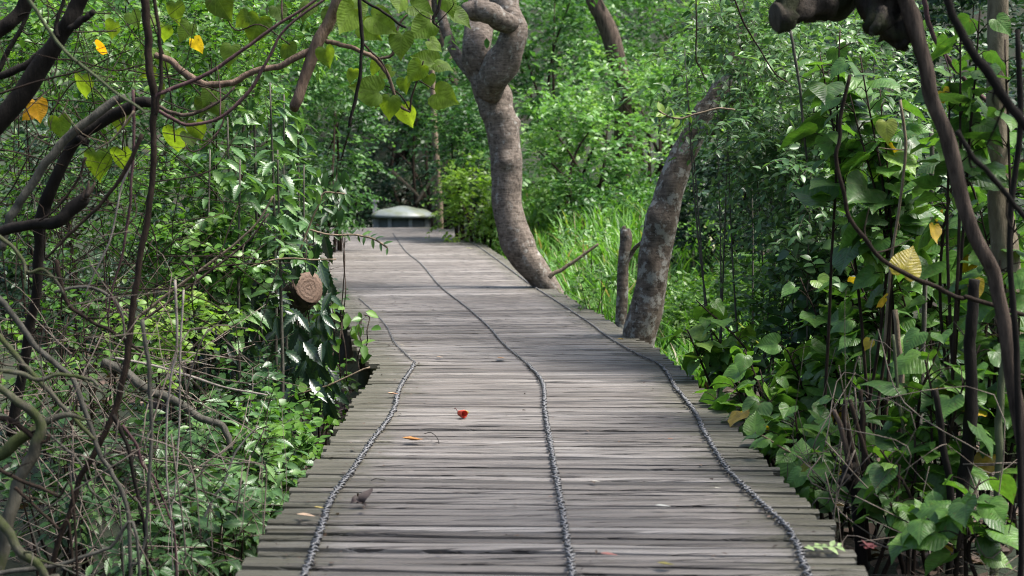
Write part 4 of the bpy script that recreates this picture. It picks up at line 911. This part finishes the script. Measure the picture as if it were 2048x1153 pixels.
def sawn_branch():
    Y = 5.15; root = thing('sawn_branch', 'thick black rough branch with blunt sawn end at the top right', 'branch', P(1720, -20, Y))
    mb = MB(); p, r = trace([(1790, -60, Y + .1, 66), (1720, -22, Y + .05, 66), (1660, 0, Y, 65), (1610, 14, Y - .08, 63), (1575, 27, Y - .16, 59), (1553, 36, Y - .22, 57)]); pp, rr_ = tube(mb, p, r, 20, .16, 9, knots=9); part(mb, 'branch', M['bark_rough'], root)
    cp = MB(); d_ = nrm(pp[-1] - pp[-3]); e_ = pp[-1]; q_ = rr_[-1]
    tube(cp, [e_ - d_ * .012, e_ + d_ * .004, e_ + d_ * .007], [q_ * .99, q_ * .97, q_ * .9], 18, .05, 1, smoothp=False); part(cp, 'cut_end', M['bark_cut'], root)
    mb = MB(); p, r = trace([(1720, -70, Y - .1, 80), (1750, -10, Y - .1, 84), (1775, 30, Y - .1, 74), (1795, 65, Y - .1, 54), (1803, 88, Y - .1, 36), (1806, 97, Y - .1, 14)]); tube(mb, p, r, 18, .2, 7, knots=8); part(mb, 'branch', M['bark_rough'], root)
    mb = MB(); p, r = trace([(1765, 20, Y - .2, 20), (1756, 45, Y - .25, 20), (1748, 62, Y - .25, 16), (1742, 72, Y - .25, 10)]); tube(mb, p, r, 8, .12, 4); part(mb, 'branch_stub', M['bark_rough'], root)
sawn_branch()
RS = [
 ('red-brown stem curving behind the slanting cracked trunk', [(1846, -20), (1852, 25), (1869, 73), (1898, 122), (1934, 167), (1971, 200), (2005, 232)], 6.4, 10, 'bark_vine', .8),
 ('blurred black stem close to the lens at upper right', [(1890, -20), (1908, 39), (1934, 86), (1973, 143), (2025, 216), (2075, 285)], 4.0, 17, 'bark_dark', 1.2),
 ('second blurred black stem lower on the right edge', [(1915, 262), (1940, 308), (1973, 345), (2007, 384), (2038, 420), (2070, 460)], 4.2, 11, 'bark_dark', 1.),
 ('thin dark stem sweeping in an S down to the right edge', [(1700, 150), (1682, 230), (1679, 280), (1671, 319), (1687, 384), (1700, 436), (1734, 483), (1765, 520), (1817, 551), (1869, 574), (1919, 598), (1936, 595), (1973, 607), (2060, 632)], 5.4, 8, 'stem_brown', 1.2),
 ('dark upright trunk rising from the lower right', [(1950, 560), (1943, 640), (1942, 716), (1940, 846), (1932, 931), (1924, 1009), (1916, 1165)], 5.6, 22, 'bark_dark', 1.3),
 ('greenish upright stem near the lower right corner', [(2010, 700), (2002, 800), (2000, 870), (1995, 983), (1990, 1060), (1986, 1165)], 5.5, 15, 'stem_green', 1.2),
 ('black upright stem left of the dark lower right trunk', [(1870, 780), (1882, 860), (1892, 931), (1903, 1035), (1898, 1165)], 5.5, 13, 'bark_dark', 1.2),
 ('straight pale stick slanting among the lower right stems', [(1730, 905), (1745, 940), (1778, 988), (1830, 1061), (1862, 1115)], 5.9, 6, 'bark_pale', .8),
 ('tan upright stem behind the lower right leaves', [(1790, 620), (1800, 730), (1806, 860), (1802, 1000), (1810, 1120)], 7.0, 10, 'bark_tan', 1.2),
 ('grey upright stem crossing behind the slanting trunk', [(1862, 260), (1860, 400), (1852, 560), (1846, 720), (1838, 900), (1842, 1080)], 7.4, 9, 'stem_grey', 1.2),
 ('thin tan stem rising past the big blue-green leaf', [(1800, 200), (1812, 300), (1798, 420), (1780, 540), (1768, 700)], 6.6, 6, 'bark_tan', 1.),
 ('dark stem at the extreme right edge', [(2035, 60), (2040, 250), (2020, 450), (2032, 700), (2042, 950), (2040, 1160)], 4.9, 11, 'bark_dark', 1.2),
 ('slanting dark cane in front of lower right stems', [(1700, 800), (1730, 900), (1755, 985), (1790, 1080), (1810, 1160)], 5.7, 9, 'stem_brown', 1.1),
 ('slim brown cane leaning at the lower right', [(1975, 640), (1960, 780), (1948, 900), (1975, 1020), (1990, 1140)], 6.2, 7, 'stem_brown', 1.),
 ('green cane arching over the lower right leaves', [(1786, 670), (1792, 740), (1797, 800), (1808, 860), (1822, 930)], 5.8, 6, 'stem_green', 1.2),
 ('thin wavy cane below the sawn branch', [(1580, 60), (1592, 130), (1600, 180), (1606, 250), (1614, 320)], 7.4, 6, 'stem_grey', .8),
 ('thin dark cane falling from the top beside the leaning tree', [(1465, -10), (1490, 50), (1520, 100), (1548, 145), (1575, 165)], 7.6, 3.5, 'stem_brown', .8),
 ('long threadlike cane hanging in front of the pale shrub', [(1392, -10), (1393, 60), (1392, 115), (1400, 135), (1410, 160)], 7.6, 3, 'stem_brown', .8),
]
for lb, pts, Y, w, mt, tp in RS: stemobj('bare_stem', lb, 'stem', pts, Y, w, mt, 7, .05, taper=tp, foot=pts[-1][1] > 1050)

def heart_shrub(label, base_px, Y, tips, nper, size, tm=.5, name='broadleaf_shrub', low=.3, up_tilt=.0, mat='heart', stem='stem_brown', base_xy=None):
    """several canes from the ground, each ending at a pixel (px,py,dY) and carrying heart-shaped leaves on stalks"""
    b = P(base_px, 900, Y); b[0] = max(b[0], float(xr(Y)) + .12) if b[0] > 0 else b[0]; b[2] = float(ground(b[0], b[1]))
    root = thing(name, label, 'shrub', b, None)
    st, fo = MB(), MB()
    for (tx, ty, dY) in tips:
        t = P(tx, ty, Y + dY); s = b + np.array([rng.normal(0, .09), rng.normal(0, .09), -.03])
        m = s * .45 + t * .55 + np.array([rng.normal(0, .06) - .25 * (t[0] - s[0]) * .4, rng.normal(0, .05), .06])
        st = MB(); p, r = tube(st, [s, m, t], [.009, .007, .0035], 6, .05, 10)
        n = len(p); k = int(nper * 2.2 + .5)
        for i in range(k):
            f = low + (1 - low) * (i + rng.uniform(.2, .8)) / k; q = p[min(n - 1, int(f * (n - 1)))]
            a = rng.uniform(0, 6.28); rad = np.array([math.cos(a), math.sin(a), 0]); L = rng.uniform(.05, .12)
            pe = q + rad * L + np.array([0, 0, rng.uniform(.0, .07)])
            tube(st, [q, (q + pe) / 2 + [0, 0, .012], pe], [.003, .0022, .0018], 4, 0, 2)
            sz = size * rng.uniform(.6, 1.35) * (1 - .3 * max(0, f - .8) / .2)
            fw = rad + np.array([0, 0, rng.normal(-.35, .4)]); up = np.array([0, 0, 1.]) + rng.normal(0, .35, 3) + np.array([-.1, -up_tilt, 0])
            ti = np.clip(rng.normal(tm, .2), 0, .92); ti = .97 if rng.random() < .012 else ti
            leaves(fo, HEART, pe[None], fw[None], up[None], [sz], [ti])
        part(st, 'stem', M[stem], root)
    part(fo, 'foliage', M[mat], root)
    return root
heart_shrub('young round-leaved sapling leaning over the right deck edge', 1480, 8.9, [(1392, 600, 0), (1408, 640, .1), (1375, 660, -.1), (1425, 690, .1), (1400, 720, 0)], 5, .135, .62, low=.55)
heart_shrub('broad-leaved shrub tipped by a bright green leaf, right of the sapling', 1660, 8.0, [(1600, 555, .1), (1630, 620, 0), (1575, 700, -.2), (1650, 680, .2), (1620, 760, 0)], 8, .14, .6, low=.4)
heart_shrub('low spreading shrub with grey-green leaves along the right deck edge', 1600, 7.4, [(1430, 800, .6), (1470, 770, .4), (1500, 840, 0), (1540, 800, .2), (1520, 740, .5), (1580, 850, -.2), (1490, 700, .8)], 7, .13, .5, low=.35)
heart_shrub('shrub with dark mottled leaves beside the deck at mid right', 1660, 6.7, [(1560, 870, 0), (1600, 900, -.1), (1590, 820, .1), (1640, 860, 0), (1640, 940, -.2), (1680, 800, .1)], 6, .14, .5, low=.4)
yl = heart_shrub('tall broad-leaved shrub behind the S-shaped dark stem', 1780, 7.6, [(1700, 520, 0), (1740, 470, .2), (1760, 600, -.1), (1720, 640, 0), (1790, 540, .1), (1690, 590, .3)], 9, .145, .45, low=.35)
heart_shrub('broad-leaved shrub rising behind the slanting cracked trunk', 1850, 7.9, [(1800, 300, 0), (1850, 340, .1), (1830, 420, -.2), (1900, 380, 0), (1760, 360, .2)], 11, .15, .45, low=.4)
heart_shrub('tall shrub with large leaves below the sawn branch', 1740, 7.2, [(1720, 110, 0), (1700, 190, 0), (1760, 180, .1), (1770, 260, -.1), (1680, 60, .2), (1640, 110, .2)], 9, .165, .42, low=.5)
heart_shrub('shrub with shaded leaves by the pale speckled trunk', 1960, 6.6, [(1940, 200, 0), (1990, 260, -.2), (1920, 300, .1), (2030, 330, 0), (1960, 420, -.1)], 9, .14, .45, low=.4)
heart_shrub('broad-leaved shrub in front of the dark lower right trunk', 1900, 5.8, [(1850, 720, 0), (1890, 660, .1), (1930, 760, -.2), (1860, 810, 0), (1960, 690, .1)], 7, .125, .48, low=.35)
heart_shrub('dim broad-leaved shrub at the right frame edge', 2010, 6.0, [(2000, 520, 0), (2040, 600, 0), (1990, 640, -.1), (2060, 700, .1), (2030, 440, .1), (2050, 780, 0)], 8, .13, .42, low=.35)
heart_shrub('leafy canes at the bottom right by the deck edge', 1790, 5.6, [(1760, 900, 0), (1800, 930, 0), (1830, 870, .1), (1780, 1010, -.1), (1850, 960, .1)], 5, .115, .52, low=.4)
heart_shrub('low broad leaves in the bottom right corner', 1960, 5.2, [(1930, 1010, 0), (1880, 1030, 0), (2000, 1040, 0), (1960, 960, .1)], 5, .11, .5, low=.4)
heart_shrub('large-leaved canes hanging at the top right corner', 1930, 6.1, [(1920, 60, 0), (1960, 20, -.1), (1900, 140, .1), (2010, 80, 0)], 7, .13, .38, low=.65)
heart_shrub('small broad-leaved shrub between the deck and mottled shrub', 1700, 6.2, [(1660, 900, 0), (1690, 870, 0), (1720, 940, .1), (1655, 960, -.1)], 5, .12, .5, low=.4)
for t in ((1818, 522, 68, -65, .945), (1865, 466, 36, 100, .965), (1950, 582, 46, 80, .965), (1757, 600, 34, 160, .985), (1893, 197, 38, 60, .96), (2036, 846, 32, 60, .97), (1772, 262, 44, 90, .93), (1735, 690, 26, 120, .95)):
    part(placed([t], 5.9), 'yellow_leaf', M['heart'], yl, 'withered yellow leaf')
# pruned stool
compound('pruned_stool', 'cut-back knobbly shrub stool with regrowth beside the right deck edge', 'shrub', [
  ('stem', [(1730, 1140, 26), (1724, 1090, 25), (1714, 1010, 24), (1706, 965, 28), (1702, 940, 32), (1700, 925, 20)], 0, 9, 'bark_dark'),
  ('stem', [(1736, 1120, 14), (1728, 1020, 13), (1726, 940, 12), (1724, 850, 11), (1722, 780, 9)], .05, 7, 'stem_brown'),
  ('branch', [(1700, 940, 13), (1692, 890, 12), (1680, 850, 11), (1668, 820, 8)], -.05, 7, 'bark_brown'),
  ('branch', [(1712, 940, 13), (1702, 890, 12), (1692, 845, 11), (1690, 800, 8)], 0, 7, 'stem_brown'),
  ('branch', [(1698, 955, 22), (1686, 962, 20), (1680, 960, 12)], -.05, 7, 'bark_dark')], None, 5.75)

# small leaved drooping shrubs, upper right
for lb, px, py, Y, w, h, nc in (('grey-green small-leaved shrub drooping beside the upper leaning trunk', 1560, 250, 9.6, 260, 260, 90), ('drooping small-leaved shrub below the grey-green sawn branch foliage', 1640, 400, 9.2, 240, 260, 85),
      ('loose small-leaved sprays half hiding the upper leaning trunk', 1440, 150, 10.0, 190, 230, 22),
      ('leafy small-leaved sprays in the top right behind the sawn branch', 1540, 60, 10.2, 300, 190, 75), ('small-leaved shrub at mid right behind the bright-tipped broadleaf', 1690, 560, 9.8, 240, 200, 60), ('small-leaved twiggy shrub behind the large-leaved tall shrub', 1770, 200, 9.4, 260, 300, 80)):
    bush('drooping_shrub', lb, 'shrub', px, py, Y, w, h, 'greyleaf', .075, nc, 4, 7, NARROW + ELL, depth=.7, twig=True, nst=4, stem='stem_grey', full=True, srad=.006, droop=.9, tmean=.5)
def sprig(label, pts, Y, mat, tpls, size, n):
    p, r = trace([(a, b, Y, 4) for a, b in pts]); root = thing('leafy_twig', label, 'twig', p[0]); st, fo = MB(), MB()
    q, _ = tube(st, p, r, 5, .04, 6); part(st, 'stem', M['bark_tan'], root)
    ii = np.linspace(len(q) * .25, len(q) - 1, n).astype(int); tan = np.gradient(q, axis=0)[ii]; tan = nrm(tan)
    sd_ = nrm(np.cross(tan, [0, -1., .3])) * np.where(np.arange(n) % 2, 1, -1)[:, None]
    leaves(fo, tpls, q[ii], tan * .6 + sd_ + rng.normal(0, .25, (n, 3)), np.array([0, -.6, .8]) + rng.normal(0, .25, (n, 3)), size * rng.uniform(.7, 1.2, n), np.clip(rng.normal(.65, .2, n), 0, 1))
    part(fo, 'foliage', M[mat], root)
sprig('pale twig with few leaves reaching left across the leaning trunk', [(1470, 220), (1435, 218), (1385, 230), (1362, 238), (1335, 233), (1318, 222)], 8.8, 'yelgreen', ELL, .06, 16)
sprig('green wiry twig curving over the sawn log', [(380, 620), (430, 570), (500, 535), (560, 518), (620, 520), (672, 519)], 8.6, 'small', ELL, .06, 9)
sprig('leafy twig reaching out over the deck at the left bend', [(620, 460), (660, 470), (710, 470), (745, 478), (775, 496)], 10.4, 'small_dark', NARROW, .07, 14)
sprig('round-leaved twig sticking out below the left deck jog', [(560, 800), (610, 785), (660, 770), (700, 752), (740, 735)], 9.2, 'small', ROUND, .06, 12)
sprig('twig with toothed leaves rising above the sawn log', [(600, 500), (620, 450), (640, 405), (650, 385), (690, 388)], 8.9, 'toothed', TOOTH, .08, 8)
sprig('low leafy twig touching the right deck edge', [(1760, 1010), (1700, 985), (1640, 940), (1580, 905), (1510, 865)], 6.4, 'heart', HEART, .09, 10)

# feathery fern
def fern(label, px, py, Y):
    c = P(px, py, Y); b = np.array([c[0] + .3, c[1], float(ground(c[0] + .3, c[1]))]); root = thing('feathery_fern', label, 'fern', b); st, fo = MB(), MB()
    for k in range(13):
        a = rng.uniform(0, 6.28); t0 = b + (c - b) * rng.uniform(.6, 1.05); L = rng.uniform(.35, .6); d = np.array([math.cos(a), math.sin(a) * .6, rng.uniform(-.1, .35)])
        tt = np.linspace(0, 1, 16); p = t0 + d * L * tt[:, None]; p[:, 2] -= .25 * L * tt ** 2; tube(st, p[::3], .003, 4, 0, 2)
        if k < 5: tube(st, [b, (b + t0) / 2, t0], [.008, .006, .004], 5, 0, 4)
        sdv = nrm(np.cross(d, [0, 0, 1.]))
        for s_ in (1, -1):
            f = sdv * s_ + d * .5; nL = .14 * np.sin(np.pi * (tt * .85 + .12))
            for q, l_ in zip(p, nL):
                u = np.linspace(.1, 1, 6); pp = q + f * l_ * u[:, None]
                leaves(fo, [LO[0]], np.concatenate([pp, pp]), np.concatenate([np.tile(d * .8 + f * .4, (6, 1)), np.tile(-d * .5 + f * .6, (6, 1))]), np.array([0, -.2, 1.]), .028, rng.uniform(.3, .7))
    part(st, 'stem', M['stem_green'], root); part(fo, 'frond', M['small'], root, smooth=False)
fern('feathery fern hanging in the dark gap at mid right', 1555, 520, 13)

# ------------------------------------------------------------------ things lying on the deck
def deckleaf(name, label, px, py, szpx, ang, col, tpls=ELL, curl=.3, cat='leaf', lift=.006, seed=0):
    g = G(px, py, .012); s = S(szpx, g[1]); a = R(ang); tv, tq = tpls[seed % len(tpls)]; tv = tv.copy(); tv[:, 2] = tv[:, 2] * .6 + curl * (tv[:, 0] ** 2 * 3 + (tv[:, 1] - .5) ** 2)
    d = np.array([math.cos(a), math.sin(a), 0]); sd_ = np.array([-d[1], d[0], 0]); tv[:, 2] -= tv[:, 2].min()
    top = g + s * ((tv[:, 1:2] - .5) * d + tv[:, 0:1] * sd_) + np.array([0, 0, 1.]) * (s * tv[:, 2:3] + lift)
    mb = MB(); mb.add(top, tq, None, .5, tv[:, :2])
    o = mb.build(name, simple('leaf_on_deck', col, .6)); return tag(o, label, cat)
deckleaf('fallen_leaf', 'curled orange-brown leaf on the deck behind the red flower shadow side', 826, 884, 44, 8, (.33, .14, .03), ELL, .5)['label'] = 'orange-brown leaf lying on the deck just in front of the red flower'
def dark_leaf():
    g = G(712, 1010, .012); mb = MB()
    for k, (dx, a, s, up) in enumerate(((-.02, 20, .06, .5), (.025, 70, .065, 1.1), (.0, -30, .05, .3))):
        tv, tq = ELL[k % 3]; tv = tv.copy(); tv[:, 2] += 1.1 * tv[:, 0] ** 2 + .25 * np.sin(tv[:, 1] * 5)
        d = nrm(np.array([math.cos(R(a)), .2, math.sin(R(a)) * up])); sd_ = nrm(np.cross(d, [0, -.5, 1.])); n_ = np.cross(sd_, d)
        v = g + [dx, 0, .004] + s * (tv[:, 1:2] * d + tv[:, 0:1] * sd_ * 1.4 + tv[:, 2:3] * n_); v[:, 2] = np.maximum(v[:, 2], .008); mb.add(v, tq)
    tag(mb.build('fallen_leaf', simple('dead_leaf_dark', (.045, .03, .026), .7)), 'crumpled dark dead leaf beside the left chain', 'leaf')
dark_leaf()
for lb, px, py, sz, an, co, cu in (
  ('pale and brown leaf lying left of the left chain', 612, 1036, 40, -5, (.42, .30, .20), .3), ('small peach leaf against the left chain near the jog', 786, 791, 22, 15, (.50, .28, .17), .5),
  ('long white sliver of leaf right of the middle chain', 1326, 1017, 34, 3, (.36, .36, .33), .15), ('small bleached leaf right of the middle chain', 1192, 967, 18, 10, (.45, .42, .36), .3),
  ('reddish-brown leaf stuck in a board gap right of the middle chain', 1218, 1114, 36, -3, (.25, .10, .08), .2), ('olive-brown leaf near the bottom edge of the deck', 1332, 1134, 36, -4, (.16, .14, .03), .4),
  ('yellow leaf on the deck near the leaning tree', 1242, 681, 14, 0, (.45, .28, .03), .4), ('tiny yellow leaf beside the left chain, above the pale leaf', 638, 1020, 20, -2, (.40, .32, .10), .5),
  ('small orange leaf on the deck beyond the jog', 1003, 719, 18, 5, (.42, .24, .13), .4), ('small tan leaf on the far deck left of the middle chain', 880, 717, 14, 5, (.40, .28, .18), .3),
  ('pale leaf on the deck under the left deck edge twig', 805, 693, 12, 0, (.45, .40, .30), .3), ('small rusty leaf at the right of the deck middle', 1341, 881, 12, 5, (.28, .11, .06), .3),
  ('pale green leaf flake left of the right chain', 1435, 980, 12, 0, (.5, .48, .4), .4), ('tiny brown leaf left of the middle chain', 1102, 997, 12, 30, (.2, .10, .06), .3),
  ('light leaf scrap on the far right deck near the curved tree', 938, 498, 14, 0, (.45, .45, .25), .3)):
    deckleaf('fallen_leaf', lb, px, py, sz, an, co, ELL, cu)
def flower():
    g = G(922, 838, .0); root = thing('fallen_flower', 'crumpled red flower lying on the bright middle of the deck', 'flower', g)
    pm = simple('red_petal', (.62, .085, .05), .5); mb = MB()
    for k in range(6):
        a = k * 1.05 + .2; rr = .021
        for j in range(1):
            th = np.linspace(-.75, .75, 6); zz = np.linspace(0, 1, 5); V = []
            for z in zz:
                for t in th:
                    rad = rr * (.45 + .75 * z - .25 * z ** 3) * (1 - .12 * (k % 2)); V.append((rad * math.cos(a + t), .062 * z * .8 - .02, rad * math.sin(a + t) * .95 + .027 + .004 * math.sin(5 * t + k)))
            q = [(i * 6 + j_, i * 6 + j_ + 1, (i + 1) * 6 + j_ + 1, (i + 1) * 6 + j_) for i in range(4) for j_ in range(5)]
            V = np.array(V); V = V * [1, -1, 1]; an = .7; V = np.stack([V[:, 0] * math.cos(an) - V[:, 1] * math.sin(an), V[:, 0] * math.sin(an) + V[:, 1] * math.cos(an), V[:, 2]], -1)
            V[:, 2] = np.maximum(V[:, 2], .006); mb.add(V + g, q)
    part(mb, 'petals', pm, root)
    mb = MB(); tube(mb, [g + [.012, .012, .028], g + [.026, .02, .03], g + [.036, .03, .024]], [.012, .010, .003], 7, .05, 3); part(mb, 'calyx', simple('flower_calyx', (.30, .26, .05), .6), root)
    mb = MB(); tube(mb, [g + [-.012, 0, .03], g + [-.028, .02, .05], g + [-.034, .03, .046]], [.002, .002, .002], 5, 0, 3); part(mb, 'stalk', simple('flower_stalk', (.10, .03, .025), .6), root)
flower()
def fl2():
    g = G(1736, 1105, -.0); mb = MB(); g = g + [.0, 0, .0]
    pos = np.tile(g + [0, 0, .02], (9, 1)); leaves(mb, ROUND, pos, np.stack([rng.normal(0, 1, 9), rng.normal(0, 1, 9), rng.uniform(0, .4, 9)], -1), [0, 0, 1.], .03, .5)
    tag(mb.build('fallen_flower', simple('faded_red_petal', (.11, .025, .025), .6)), 'faded red flower on the right deck edge at the bottom', 'flower')
fl2()
def green_sprig():
    c = G(1640, 1105, .0); root = thing('fallen_sprig', 'small pale green leafy sprig lying on the deck by the right chain', 'sprig', c); mb = MB()
    tube(mb, [c + [-.055, 0, .012], c + [0, .01, .02], c + [.06, 0, .014]], [.003, .003, .002], 5, 0, 4); part(mb, 'stem', M['stem_green'], root)
    fo = MB(); n = 10; t = np.linspace(-.05, .06, n); pos = c + np.stack([t, np.zeros(n), np.full(n, .018)], -1); sg = np.where(np.arange(n) % 2, 1., -1.)
    leaves(fo, ELL, pos, np.stack([np.full(n, .6), sg, rng.uniform(0, .7, n)], -1), [0, -.3, 1.], rng.uniform(.03, .05, n), rng.uniform(.5, 1, n)); part(fo, 'foliage', simple('sprig_leaf', (.26, .36, .14), .5), root)
green_sprig()
for lb, pts in (('thin dark wiry twig lying behind the orange leaf', [(848, 868), (862, 872), (874, 882), (878, 888)]), ('short dark twig on the deck left of the middle chain', [(742, 962), (752, 965), (770, 961)])):
    p = np.array([G(a, b, .012) for a, b in pts]); p[1:-1, 2] += .015; mb = MB(); tube(mb, p, .0018, 4, 0, 4); tag(mb.build('fallen_twig', M['bark_dark']), lb, 'twig')

mb = MB(); N = 260
cy_ = 4.4 + 12 * rng.random(N) ** 1.6; u = rng.random(N); u = np.where(rng.random(N) < .6, np.where(u < .5, u * .3, 1 - (1 - u) * .3), u)
cx_ = xl(cy_) + .04 + (xr(cy_) - xl(cy_) - .08) * u
leaves(mb, ELL + ROUND, np.stack([cx_, cy_, np.full(N, .010)], -1), rng.normal(0, 1, (N, 3)) * [1, 1, .15], np.array([0, 0, 1.]) + rng.normal(0, .2, (N, 3)), rng.uniform(.006, .022, N), np.clip(rng.normal(.5, .3, N), 0, 1))
o = mb.build('litter', M['litter']); o['kind'] = 'stuff'; o['label'] = 'tiny leaf crumbs and dirt scattered on the boards'
